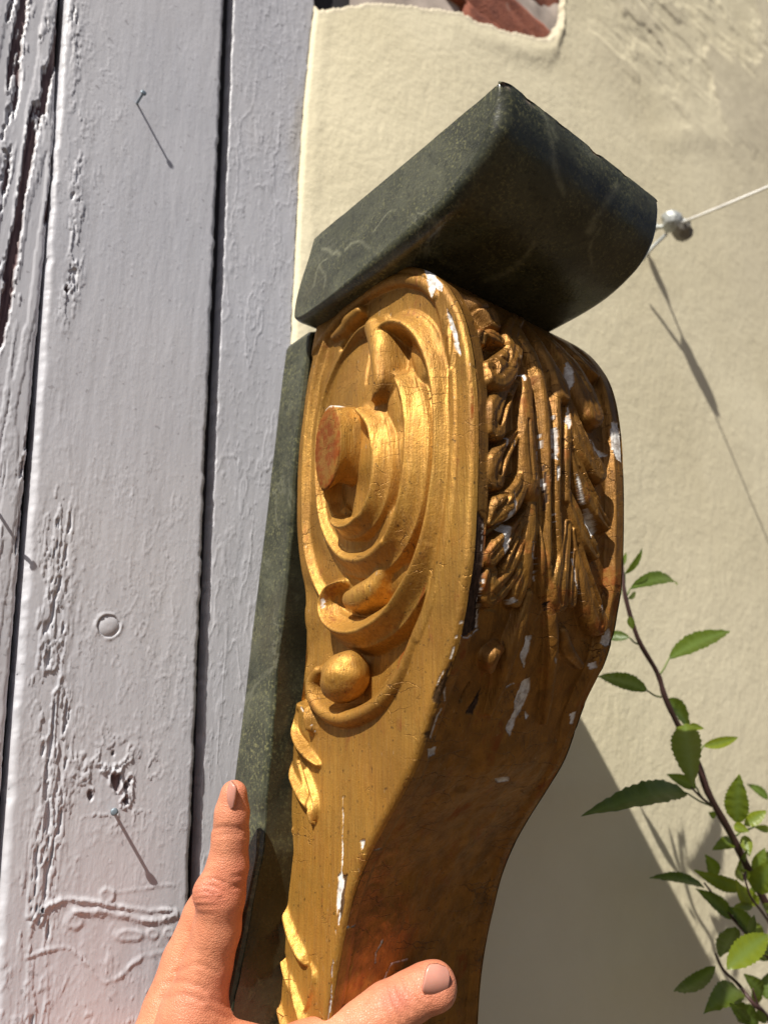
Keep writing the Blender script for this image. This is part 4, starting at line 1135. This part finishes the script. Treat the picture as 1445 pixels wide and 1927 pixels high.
for x in xs_:
    rr_ = RB if x < 0.26 else 0.004
    e_ = max(0.0, rr_ - min(x - XBL, XBR - x)) / rr_
    inset = rr_ * (1 - math.sqrt(max(0, 1 - e_ * e_))) * (0.25 + 0.75 * sstep(0.0, 0.016, ztop - pf[:, 1])) * (1 - 0.72 * sstep(0.22, 0.31, pf[:, 0]))
    P = pf - nn * inset[:, None]
    chipn = np.clip(fbm(np.full(len(P), x) * 120, P[:, 0] * 120, P[:, 1] * 120, seed=70), 0, 1)
    topedge = np.exp(-((P[:, 1] - ztop) / 0.0025) ** 2)
    P = P - nn * (0.0022 * chipn * topedge)[:, None] + 0.0002 * nn * fbm(np.full(len(P), x) * 60, P[:, 0] * 60, P[:, 1] * 60, seed=72)[:, None]
    rings.append(np.column_stack([np.full(len(P), x), P]))
    vx, vy = to_px(rings[-1])
    vx = vx + 7 * fbm(rings[-1][:, 0] * 150, rings[-1][:, 1] * 150, rings[-1][:, 2] * 150, seed=73)
    vein_m = np.zeros(len(P))
    for vp, vw, va in (([(1001, 183), (1022, 215), (1034, 255), (1042, 310), (1059, 366)], 5, .5), ([(912, 528), (940, 518), (971, 499), (992, 478), (1004, 458)], 5, .6), ([(1160, 350), (1148, 368), (1128, 399), (1120, 410), (1109, 435)], 7, .5),
                       ([(1125, 430), (1108, 470), (1112, 500)], 3, .5), ([(800, 470), (850, 500), (880, 520)], 4, .25), ([(1040, 240), (1046, 262)], 6, .4)):
        dv, _ = poly_dist(vx, vy, spline(vp, 6)); vein_m = np.maximum(vein_m, 0.7 * va * np.exp(-(dv / vw) ** 2))
    vein_m = vein_m * (P[:, 1] < ztop - 0.001) * (nn[:, 1] < 0.4)
    wr.append(np.column_stack([sstep(0.25, 0.35, chipn) * topedge, vein_m, chipn * 0]))
V, F = loft(rings, False, False)
W_ = np.concatenate(wr)
# end faces as grids between the top edge and the moulding, so that marks can sit on them
npf = len(pf)
n_low = npf - 24                           # first n_low points run front-top -> moulding -> back-top
def end_face(ring, x, flip):
    global V, F, W_
    low = ring[:n_low]; a, b = ring[0], ring[n_low - 1]
    L_ = np.r_[0, np.cumsum(np.linalg.norm(np.diff(low, axis=0), axis=1))]; L_ /= L_[-1]
    NU, NV = 160, 70
    us = np.linspace(0, 1, NU)
    lo_ = np.column_stack([np.interp(us, L_, low[:, k]) for k in range(3)])
    hi_ = a + (b - a) * us[:, None]
    vs = np.linspace(0, 1, NV)
    Gd = lo_[:, None] + (hi_ - lo_)[:, None] * vs[None, :, None]
    k0 = len(V)
    V = np.concatenate([V, Gd.reshape(-1, 3)])
    for q in grid_faces(NU, NV, flip): F.append(tuple(int(i_) + k0 for i_ in q))
    pxx, pyy = to_px(Gd)
    mk = np.zeros(pxx.shape)
    for pts, w_ in (([(607, 468), (618, 470), (626, 478), (634, 474), (640, 480)], 3.5), ([(650, 470), (662, 458), (678, 454), (688, 462), (696, 468)], 2.5), ([(600, 500), (612, 520), (610, 540)], 1.5), ([(590, 540), (600, 500), (618, 486)], 1.3),
                    ([(700, 440), (730, 400), (745, 395)], 1.0)):
        d, _ = poly_dist(pxx, pyy, spline(pts, 6)); mk = np.maximum(mk, 0.6 * np.exp(-(d / (0.8 * w_)) ** 2))
    W_ = np.concatenate([W_, np.stack([mk * 0, mk if x < 0.25 else mk * 0, mk * 0], -1).reshape(-1, 3)])
end_face(rings[0], XBL, True)
end_face(rings[-1], XBR, False)
blk = make('marbled_top_block', V, F, M_MARB, leg, True, None, {'wear': W_})
bm = bmesh.new(); bm.from_mesh(blk.data); bmesh.ops.recalc_face_normals(bm, faces=bm.faces); bm.to_mesh(blk.data); bm.free()
# ------------------------------------------------------------------ the hand
def caps(chain):                          # [(px, py, depth, radius)] -> world points and radii
    c = np.asarray(chain, float)
    return at_depth(c[:, 0], c[:, 1], c[:, 2]), c[:, 3]
INDEX = [(440, 1494, 0.336, 0.00621), (437, 1530, 0.336, 0.00764), (434, 1575, 0.3355, 0.00812), (429, 1630, 0.3345, 0.00917), (417, 1686, 0.333, 0.0105), (408, 1750, 0.333, 0.0106), (390, 1820, 0.332, 0.01117), (366, 1905, 0.329, 0.01509), (335, 2040, 0.327, 0.02101)]
MIDDLE = [(415, 1655, 0.358, 0.00849), (384, 1722, 0.358, 0.00975), (347, 1808, 0.354, 0.01033), (318, 1900, 0.346, 0.01197), (285, 2040, 0.335, 0.01785)]
THUMB = [(818, 1850, .3330, .0094), (800, 1860, .3325, .0100), (770, 1878, .331, .0105), (730, 1903, .328, .0116), (650, 1948, .322, .0113), (570, 1990, .317, .0130), (470, 2050, .322, .0180), (390, 2130, .335, .0240)]
WEB = [(392, 1945, .333, .0125), (440, 1985, .327, .0115), (500, 2010, .326, .0110), (560, 2020, .320, .010)]
PALM = [(330, 2060, .337, .025), (250, 2200, .320, .029), (190, 2400, .295, .029), (160, 2700, .27, .030)]
RING_ = [(300, 2000, .362, .0125), (255, 2090, .350, .018)]
def hand_mesh(vox=0.0011):
    chains = [caps(c) for c in (INDEX, MIDDLE, THUMB, WEB, PALM, RING_)]
    lo = np.min([(p - r[:, None]).min(0) for p, r in chains], 0) - 0.006
    hi = np.max([(p + r[:, None]).max(0) for p, r in chains], 0) + 0.006
    lo[2] = max(lo[2], 1.21)
    n = np.ceil((hi - lo) / vox).astype(int)
    ax = [lo[i] + vox * np.arange(n[i]) for i in range(3)]
    S = None
    G = np.stack(np.meshgrid(*ax, indexing='ij'), -1).astype(np.float32)
    for ci, (P, R) in enumerate(chains):
        D = np.full(n, 1.0, np.float32)
        for i in range(len(P) - 1):
            a, b = P[i], P[i + 1]
            bb0 = np.minimum(a, b) - max(R[i], R[i + 1]) - 0.022; bb1 = np.maximum(a, b) + max(R[i], R[i + 1]) + 0.022
            i0 = np.clip(np.floor((bb0 - lo) / vox).astype(int), 0, n); i1 = np.clip(np.ceil((bb1 - lo) / vox).astype(int), 0, n)
            sl = tuple(slice(x, y) for x, y in zip(i0, i1))
            if any(s.stop <= s.start for s in sl): continue
            g = G[sl]
            d = (b - a).astype(np.float32)
            t = np.clip(((g - a.astype(np.float32)) @ d) / (d @ d), 0, 1)
            dist = np.linalg.norm(g - a.astype(np.float32) - t[..., None] * d, axis=-1) - (R[i] + (R[i + 1] - R[i]) * t)
            k = 0.0025
            o = D[sl]; h = np.clip(0.5 + 0.5 * (o - dist) / k, 0, 1)
            D[sl] = o + (dist - o) * h - k * h * (1 - h)
        k = (0, 0.0012, 0.008, 0.013, 0.013, 0.003)[ci]
        if S is None: S = D
        else:
            h = np.clip(0.5 + 0.5 * (S - D) / k, 0, 1)
            S = S + (D - S) * h - k * h * (1 - h)
    # small folds and pads
    for (px, py, d, r, k) in ((390, 1676, .3290, .0056, .006), (826, 1868, .330, .0072, .004)):
        c_ = at_depth(px, py, d)
        D = np.linalg.norm(G - c_.astype(np.float32), axis=-1) - r
        h = np.clip(0.5 + 0.5 * (S - D) / k, 0, 1)
        S = S + (D - S) * h - k * h * (1 - h)
    # surface nets
    neg = S < 0
    c8 = [neg[i:n[0] - 1 + i, j:n[1] - 1 + j, k:n[2] - 1 + k] for i in (0, 1) for j in (0, 1) for k in (0, 1)]
    cnt = sum(c.astype(int) for c in c8)
    act = (cnt > 0) & (cnt < 8)
    idx = np.full(act.shape, -1); idx[act] = np.arange(act.sum())
    I = np.argwhere(act)
    acc = np.zeros((len(I), 3)); num = np.zeros(len(I))
    corners = [(i, j, k) for i in (0, 1) for j in (0, 1) for k in (0, 1)]
    for a in range(8):
        for b in range(a + 1, 8):
            if sum(abs(x - y) for x, y in zip(corners[a], corners[b])) != 1: continue
            sa = S[I[:, 0] + corners[a][0], I[:, 1] + corners[a][1], I[:, 2] + corners[a][2]]
            sb = S[I[:, 0] + corners[b][0], I[:, 1] + corners[b][1], I[:, 2] + corners[b][2]]
            m_ = (sa < 0) != (sb < 0)
            t = np.where(m_, sa / (sa - sb + 1e-12), 0)
            p = np.array(corners[a]) + t[:, None] * (np.array(corners[b]) - np.array(corners[a]))
            acc[m_] += p[m_]; num[m_] += 1
    V = lo + vox * (I + acc / num[:, None])
    F = []
    for axis in range(3):
        s0 = [slice(None)] * 3; s1 = [slice(None)] * 3
        s0[axis] = slice(0, n[axis] - 1); s1[axis] = slice(1, n[axis])
        cr = neg[tuple(s0)] != neg[tuple(s1)]
        e = np.argwhere(cr)
        o1, o2 = [(1, 2), (2, 0), (0, 1)][axis]
        ok = (e[:, o1] > 0) & (e[:, o2] > 0) & (e[:, o1] < n[o1] - 1) & (e[:, o2] < n[o2] - 1)
        e = e[ok]
        flip = neg[tuple(e.T)]
        def vid(d1, d2):
            q = e.copy(); q[:, o1] -= d1; q[:, o2] -= d2
            return idx[tuple(q.T)]
        quad = np.stack([vid(1, 1), vid(0, 1), vid(0, 0), vid(1, 0)], -1)
        quad[~flip] = quad[~flip][:, ::-1]
        F.append(quad)
    F = np.concatenate(F); F = F[(F >= 0).all(1)]
    # relax
    ed = np.concatenate([F[:, [0, 1]], F[:, [1, 2]], F[:, [2, 3]], F[:, [3, 0]]])
    for _ in range(5):
        s = np.zeros_like(V); k_ = np.zeros(len(V))
        np.add.at(s, ed[:, 0], V[ed[:, 1]]); np.add.at(s, ed[:, 1], V[ed[:, 0]])
        np.add.at(k_, ed[:, 0], 1); np.add.at(k_, ed[:, 1], 1)
        V = V + 0.55 * (s / k_[:, None] - V)
    return V, F
HV, HFc = hand_mesh()
HN = vert_normals(HV, HFc)
hx, hy = to_px(HV)
hd = (HV - CAM) @ FW
facing = np.clip(-(HN @ FW) * 2 + 0.3, 0, 1)
disp = np.zeros(len(HV)); crease = np.zeros(len(HV)); redn = np.zeros(len(HV))
for pts, dep_, w_ in (([(402, 1560), (430, 1557), (466, 1562)], .0004, 4), ([(403, 1572), (440, 1568), (466, 1574)], .0003, 3.5),
                      ([(372, 1660), (395, 1653), (425, 1662)], .0004, 2.6), ([(368, 1670), (388, 1665), (412, 1671)], .0005, 2.4), ([(367, 1680), (386, 1678), (406, 1682)], .0005, 2.4), ([(369, 1691), (390, 1690), (420, 1692)], .0005, 2.6), ([(374, 1704), (395, 1704), (425, 1700)], .0003, 3), ([(380, 1640), (400, 1640)], .0002, 3), ([(376, 1720), (400, 1722)], .0002, 3), ([(440, 1650), (464, 1645)], .0003, 4), ([(438, 1668), (463, 1668)], .0003, 4),
                      ([(742, 1843), (752, 1870), (772, 1905)], .0005, 3.5), ([(730, 1850), (738, 1880), (756, 1915)], .0004, 3.5), ([(720, 1858), (724, 1885), (738, 1925)], .0003, 4), ([(756, 1838), (768, 1862), (790, 1890)], .0004, 3.5),
                      ([(768, 1832), (780, 1850), (800, 1880)], .0003, 3),
                      ([(310, 1850), (350, 1848), (390, 1862)], .0003, 4), ([(300, 1880), (345, 1872), (385, 1885)], .0003, 4), ([(330, 1830), (370, 1815), (410, 1830)], .00025, 4), ([(400, 1880), (430, 1895), (470, 1915)], .0003, 4), ([(390, 1900), (420, 1912), (450, 1925)], .0003, 4)):
    sp = spline(pts, 8)
    d, _ = poly_dist(hx, hy, sp)
    g = np.exp(-(d / w_) ** 2) * facing
    g2 = np.exp(-((d - 2.3 * w_) / (1.4 * w_)) ** 2) * facing
    disp += -1.0 * dep_ * g + dep_ * 0.35 * g2; crease = np.maximum(crease, g * dep_ / .0008 * 0.6)
fine = worms(hx / 1000, hy / 600, 70, 400, 0.16)
disp += -0.00010 * fine * facing
for (cx, cy, rx, ry, a) in ((392, 1678, 34, 28, .6), (440, 1490, 28, 40, .35), (745, 1878, 34, 26, .8), (812, 1850, 50, 46, .45), (455, 1640, 16, 90, .45), (430, 1870, 50, 40, .3), (350, 1890, 50, 50, .25), (452, 1540, 18, 50, .3)):
    redn = np.maximum(redn, a * np.exp(-((hx - cx) / rx) ** 2 - ((hy - cy) / ry) ** 2))
HV = HV + HN * disp[:, None]
hand = make('person', HV, HFc, M_SKIN, None, True, None, {'wear': np.column_stack([redn, crease, redn * 0])})
tag(hand, 'bare left hand gripping the gilt leg, index finger pointing up, thumb across the front', 'hand')

def fingernail(cpx, depth, axis_px, width, length, normal_hint, curve=0.9, edge=0.18):
    c_ = at_depth(*cpx, depth)
    a = at_depth(cpx[0] + axis_px[0], cpx[1] + axis_px[1], depth + axis_px[2]) - c_
    a /= np.linalg.norm(a)
    nh = normal_hint[0] * RT + normal_hint[1] * UP - normal_hint[2] * FW
    nrm_ = nh - a * (nh @ a); nrm_ /= np.linalg.norm(nrm_)
    s = np.cross(a, nrm_)
    nu, nv = 18, 22
    V = []
    for layer in (0, 1):
        for i in range(nu):
            u = -1 + 2 * i / (nu - 1)
            for j in range(nv):
                v = -1 + 2 * j / (nv - 1)
                # superellipse: rounded root, gently curved free edge
                lim = (1 - abs(u) ** 2.6) ** (1 / 2.6)
                vv = v * (lim * 0.96 + 0.04)
                ww = width / 2 * u * (1 - 0.06 * (vv < 0) * vv * vv)
                th = curve * u
                lat = math.sin(th) / max(curve, 1e-3) * width / 2
                drop = (1 - math.cos(th)) / max(curve, 1e-3) * width / 2
                bend = 0.0010 * vv * vv
                p = c_ + s * lat + a * (vv * length / 2) + nrm_ * (-drop - bend - layer * 0.0012)
                V.append(p)
    F = []
    N_ = nu * nv
    for i in range(nu - 1):
        for j in range(nv - 1):
            q = (i * nv + j, i * nv + j + 1, (i + 1) * nv + j + 1, (i + 1) * nv + j)
            F.append(q); F.append(tuple(x + N_ for x in reversed(q)))
    rim = [i * nv for i in range(nu)] + [(nu - 1) * nv + j for j in range(1, nv)] + [i * nv + nv - 1 for i in range(nu - 2, -1, -1)] + [j for j in range(nv - 2, 0, -1)]
    for k in range(len(rim)):
        b = rim[(k + 1) % len(rim)]
        F.append((rim[k], rim[k] + N_, b + N_, b))
    o = make('fingernail', np.array(V), F, M_FNAIL, hand)
    bm = bmesh.new(); bm.from_mesh(o.data); bmesh.ops.recalc_face_normals(bm, faces=bm.faces); bm.to_mesh(o.data); bm.free()
    return o
fingernail((427, 1497), .3306, (5, -40, 0.0), 0.0098, 0.0118, (-0.86, 0.22, 0.46), 1.0)
fingernail((824, 1850), .3225, (40, 6, 0.003), 0.0145, 0.0122, (0.28, 0.18, 0.92), 0.85)

# ------------------------------------------------------------------ wire with its tensioner
fix = empty('wire_clamp', tuple(on_y(1190, 430, WALL_Y - 0.025)))
tag(fix, 'grey metal wire clamp on a rod sticking out of the cream wall beside the block', 'clamp')
wb = on_y(1188, 432, WALL_Y - 0.025)
ins = np.array([wb[0], 0.352, wb[2] - 0.022]); kq = on_x(1268, 425, wb[0]); ins = np.array([wb[0], kq[1], kq[2]])
V, F = tube([wb + np.array([0, 0.01, 0]), wb, wb * 0.5 + ins * 0.5, ins], [0.0022] * 4, 10)
make('rod', V, F, M_ZINC, fix)
def gem(c0, sx, sy, sz, name, seed, parent, mat):
    bm = bmesh.new()
    bmesh.ops.create_cube(bm, size=1)
    bmesh.ops.bevel(bm, geom=bm.edges[:] , offset=0.14, segments=2, affect='EDGES', profile=0.6)
    me = bpy.data.meshes.new(name)
    rot = Matrix.Rotation(0.5 + seed, 4, 'X') @ Matrix.Rotation(0.6 - seed, 4, 'Y') @ Matrix.Rotation(0.3 * seed, 4, 'Z')
    for v in bm.verts:
        v.co = rot @ Vector((v.co.x * sx, v.co.y * sy, v.co.z * sz)) + Vector(c0)
    bm.to_mesh(me); bm.free(); me.materials.append(mat)
    o = bpy.data.objects.new(name, me); COL.objects.link(o)
    return adopt(o, parent)
def lump(c0, r, name, seed, mat, squash=(1, 1, 1)):
    bm = bmesh.new(); bmesh.ops.create_icosphere(bm, subdivisions=2, radius=1.0)
    for v in bm.verts:
        q = v.co
        k = 1 + 0.28 * float(noise(np.array([q.x * 1.6 + seed]), np.array([q.y * 1.6]), np.array([q.z * 1.6 + 0.1]), seed=seed)[0])
        v.co = Vector((q.x * squash[0], q.y * squash[1], q.z * squash[2])) * r * k + Vector(c0)
    me = bpy.data.meshes.new(name); bm.to_mesh(me); bm.free(); me.materials.append(mat)
    o = bpy.data.objects.new(name, me); COL.objects.link(o)
    return adopt(o, fix)
M_DZ = mat_plain('dark_zinc', (0.16, 0.15, 0.13), 0.5)
lump(ins + np.array([-0.004, 0.0, 0.004]), 0.0125, 'clamp_body', 3, M_ZINC, (1, 0.9, 1))
lump(ins + np.array([0.006, -0.004, -0.006]), 0.0120, 'clamp_plate', 5, M_DZ, (1.1, 0.8, 0.75))
lump(ins + np.array([0.009, -0.006, 0.003]), 0.0070, 'clamp_screw', 8, M_ZINC)
lump(ins * 0.45 + wb * 0.55, 0.0075, 'nut', 9, M_ZINC)
V, F = tube([ins + np.array([-0.004, 0.008, -0.008]), ins + np.array([-0.014, 0.02, -0.022]), ins + np.array([-0.02, 0.03, -0.036])], [0.002, 0.0018, 0.0012], 8)
make('wire_tail', V, F, M_ZINC, fix)
w1 = at_depth(1445, 352, 0.72); dirw = w1 - ins
V, F = tube([ins, ins + dirw * 0.5 + np.array([0, 0, -0.0005]), w1, ins + dirw * 1.6], [0.00155] * 4, 10)
tag(make('white_wire', V, F, M_CORD), 'taut white wire running from the metal clamp out of the picture at right', 'wire')

# ------------------------------------------------------------------ the shrub
shrub = empty('shrub', tuple(at_depth(1560, 2150, 0.62)))
tag(shrub, 'dark stemmed shrub with narrow toothed green leaves in front of the cream wall', 'shrub')
PY_ = 0.305
def sp3(px, py, dy=0.0): return on_y(px, py, PY_ + dy)
def stem(pts, r0, r1, dys=None):
    P = [sp3(p[0], p[1], (p[2] if len(p) > 2 else 0)) for p in pts]
    P = spline(np.array(P), 5)
    r = np.linspace(r0, r1, len(P)) * (1 + 0.12 * noise(np.arange(len(P)) * 0.9, np.zeros(len(P)), seed=8))
    V, F = tube(P, r, 9)
    return make('stem', V, F, M_STEM, shrub)
stem([(1168, 1040), (1170, 1070), (1176, 1122), (1200, 1202), (1236, 1266), (1250, 1310), (1272, 1358), (1310, 1430), (1332, 1492), (1376, 1572), (1402, 1625), (1432, 1684), (1470, 1760), (1560, 1960), (1620, 2150)], 0.0012, 0.0036)
stem([(1325, 1662, .02), (1350, 1695, .02), (1378, 1728, .015), (1412, 1766, .01), (1450, 1806, .0), (1540, 1900, 0), (1600, 2100)], 0.0007, 0.0024)
stem([(1346, 1795, .01), (1360, 1825, .01), (1388, 1852, .01), (1416, 1888, .0), (1450, 1925, 0), (1540, 2080)], 0.0008, 0.0022)
stem([(1398, 1645, -.02), (1412, 1688, -.02), (1432, 1715, -.015), (1460, 1755, 0)], 0.0006, 0.0012)
stem([(1400, 1655, -.02), (1402, 1640, -.02)], 0.0012, 0.0006)
stem([(1300, 1482, 0), (1318, 1500, 0), (1338, 1516, 0)], 0.0006, 0.0012)
stem([(1415, 1860, 0), (1425, 1890, 0), (1440, 1915, 0)], 0.0006, 0.0012)
# base, tip, width (px), depth shift of base and tip, roll, sunlit tint, arch
LEAVES = [
    ((1175, 1080), (1213, 1031), 12, 0, -.01, 40, .1, .15, (1174, 1100)), ((1170, 1067), (1179, 1037), 8, 0, 0, 10, .2, 0, None), ((1168, 1120), (1160, 1095), 8, 0, .01, 10, .1, 0, None),
    ((1185, 1108), (1286, 1086), 27, 0, .005, -35, .05, .18, (1176, 1122)), ((1181, 1127), (1204, 1112), 10, 0, .01, 20, .2, 0, None),
    ((1184, 1160), (1190, 1185), 14, -.004, -.004, 0, .2, 0, None),
    ((1258, 1240), (1379, 1173), 36, 0, -.015, -30, .15, .06, (1240, 1270)), ((1184, 1200), (1128, 1196), 20, .01, .03, 25, 0, .1, (1200, 1212)),
    ((1218, 1300), (1124, 1268), 32, .0, .03, 30, 0, .12, (1243, 1312)), ((1254, 1316), (1306, 1368), 30, .012, .012, -40, 0, .05, None),
    ((1288, 1362), (1299, 1468), 56, -.006, -.03, 12, .45, .05, None), ((1322, 1404), (1391, 1388), 20, 0, -.02, 10, 1.0, .15, (1312, 1418)), ((1296, 1366), (1320, 1370), 14, -.005, -.02, 0, .9, 0, None),
    ((1310, 1482), (1257, 1457), 24, 0, .01, 15, .1, .05, (1320, 1500)), ((1291, 1492), (1123, 1505), 42, 0, -.03, 35, 0, .08, (1336, 1516)),
    ((1385, 1548), (1388, 1462), 44, -.006, -.02, -12, .45, .02, None), ((1400, 1553), (1442, 1525), 24, -.006, -.02, 0, .95, .08, (1385, 1572)), ((1445, 1504), (1407, 1474), 16, .02, .03, 40, .05, .1, None),
    ((1380, 1553), (1407, 1564), 20, -.008, -.02, 0, 1.0, .05, None), ((1380, 1584), (1346, 1594), 24, .006, .0, 20, .35, .1, None), ((1400, 1572), (1409, 1610), 22, -.005, -.01, 0, .8, 0, None),
    ((1346, 1536), (1334, 1530), 14, .01, .01, 0, 0, 0, None), ((1346, 1650), (1331, 1612), 26, .016, .01, 30, .1, .05, None),
    ((1396, 1672), (1312, 1644), 28, .0, .01, -20, .5, .1, (1410, 1690)), ((1325, 1670), (1229, 1643), 18, .02, .03, 50, 0, .12, None),
    ((1408, 1702), (1388, 1664), 24, -.01, -.02, 0, 1.0, .05, None), ((1420, 1678), (1452, 1622), 44, -.01, -.03, 0, .55, .05, None),
    ((1378, 1727), (1318, 1674), 28, .016, .02, 30, 0, .06, None), ((1414, 1754), (1377, 1708), 28, .012, .012, 40, 0, .05, None),
    ((1381, 1744), (1350, 1788), 30, .01, .0, 45, .1, -.15, None), ((1367, 1824), (1450, 1750), 46, -.02, -.03, -8, .75, .1, None), ((1345, 1817), (1275, 1846), 26, .01, .0, 35, .05, -.3, None),
    ((1390, 1862), (1336, 1890), 44, .006, -.01, 20, .25, .08, None), ((1372, 1885), (1432, 1932), 34, .01, .0, 0, .05, .06, None),
    ((1434, 1870), (1404, 1836), 28, .0, .0, 20, .15, .05, None), ((1440, 1880), (1450, 1828), 30, .004, .0, 0, .1, 0, None), ((1380, 1706), (1424, 1704), 16, -.01, -.01, 0, .9, .1, None),
    ((1418, 1556), (1452, 1562), 14, -.01, -.01, 0, .8, .2, (1396, 1560)), ((1405, 1655), (1402, 1636), 12, -.02, -.02, 0, .8, 0, None), ((1420, 1790), (1452, 1812), 16, .01, .01, 20, .1, .05, None),
    ((1300, 1440), (1318, 1410), 10, .01, .01, 30, .1, 0, None), ((1425, 1900), (1440, 1930), 20, -.01, -.01, 10, .2, 0, None), ((1408, 1888), (1420, 1925), 18, .01, .01, 0, .1, 0, None),
]
for _ in range(16):
    bx, by = random.uniform(1385, 1450), random.uniform(1600, 1930)
    an = random.uniform(-2.6, 0.6); ln_ = random.uniform(22, 48)
    LEAVES.append(((bx, by), (bx + ln_ * math.cos(an), by + ln_ * math.sin(an)), ln_ * random.uniform(.4, .55), random.uniform(-.02, .04), random.uniform(-.02, .04), random.uniform(-40, 40), random.choice([.05, .1, .4, .9]), random.uniform(-.1, .2), None))
def leaf(b, t, wpx, db, dt, roll, sun_tint, arch, pet):
    B, T = sp3(b[0], b[1], db), sp3(t[0], t[1], dt)
    a = T - B; L = np.linalg.norm(a); a = a / L
    view = (B + T) / 2 - CAM; dep_ = view @ FW; view /= np.linalg.norm(view)
    s = np.cross(a, view); s /= np.linalg.norm(s)
    nr_ = np.cross(s, a)
    if nr_ @ view > 0: nr_ = -nr_
    R_ = math.radians(roll)
    s, nr_ = s * math.cos(R_) + nr_ * math.sin(R_), nr_ * math.cos(R_) - s * math.sin(R_)
    W = wpx * dep_ / FPX / max(0.5, math.cos(R_)) * 0.5
    n = 26; V = []; wr_ = []
    for i in range(n + 1):
        u = i / n
        w = W * (math.sin(math.pi * u ** 0.85) ** 0.85) * (1 - 0.15 * u) + 1e-5
        w *= 1 + (0.09 if i % 2 else -0.03) * (0.1 < u < 0.97)
        c_ = B + a * L * u + nr_ * (arch * L * (0.25 - (u - 0.5) ** 2) * 1.6) - nr_ * 0.10 * L * u * u * random.uniform(.9, 1.1)
        for v in (-1, -0.55, 0, 0.55, 1):
            fold = 0.30 * abs(v) * w
            wav = 0.05 * W * math.sin(i * 1.3 + v * 2) * abs(v)
            V.append(c_ + s * (v * w) + nr_ * (fold + wav))
            side_v = 0.8 if (abs(v) == 0.55 and i % 3 == 0) else 0.0
            wr_.append((1.0 if v == 0 else side_v * 0.35, sun_tint, 0))
    F = grid_faces(n + 1, 5)
    V = np.array(V)
    lf = make('leaf', V, F, M_LEAF, shrub, True, None, {'wear': np.array(wr_, float)})
    if pet is not None:
        Q = sp3(pet[0], pet[1], db)
        P = spline(np.array([Q, (Q + B) / 2 - np.array([0, 0, 0.001]), B, B + a * L * 0.05]), 3)
        Vp, Fp = tube(P, np.linspace(0.0008, 0.0005, len(P)), 6)
        make('petiole', Vp, Fp, M_LEAFSTALK, lf)
    return lf
M_LEAFSTALK = mat_plain('leaf_stalk', (0.13, 0.17, 0.05), 0.5)
for L_ in LEAVES:
    leaf(*L_)
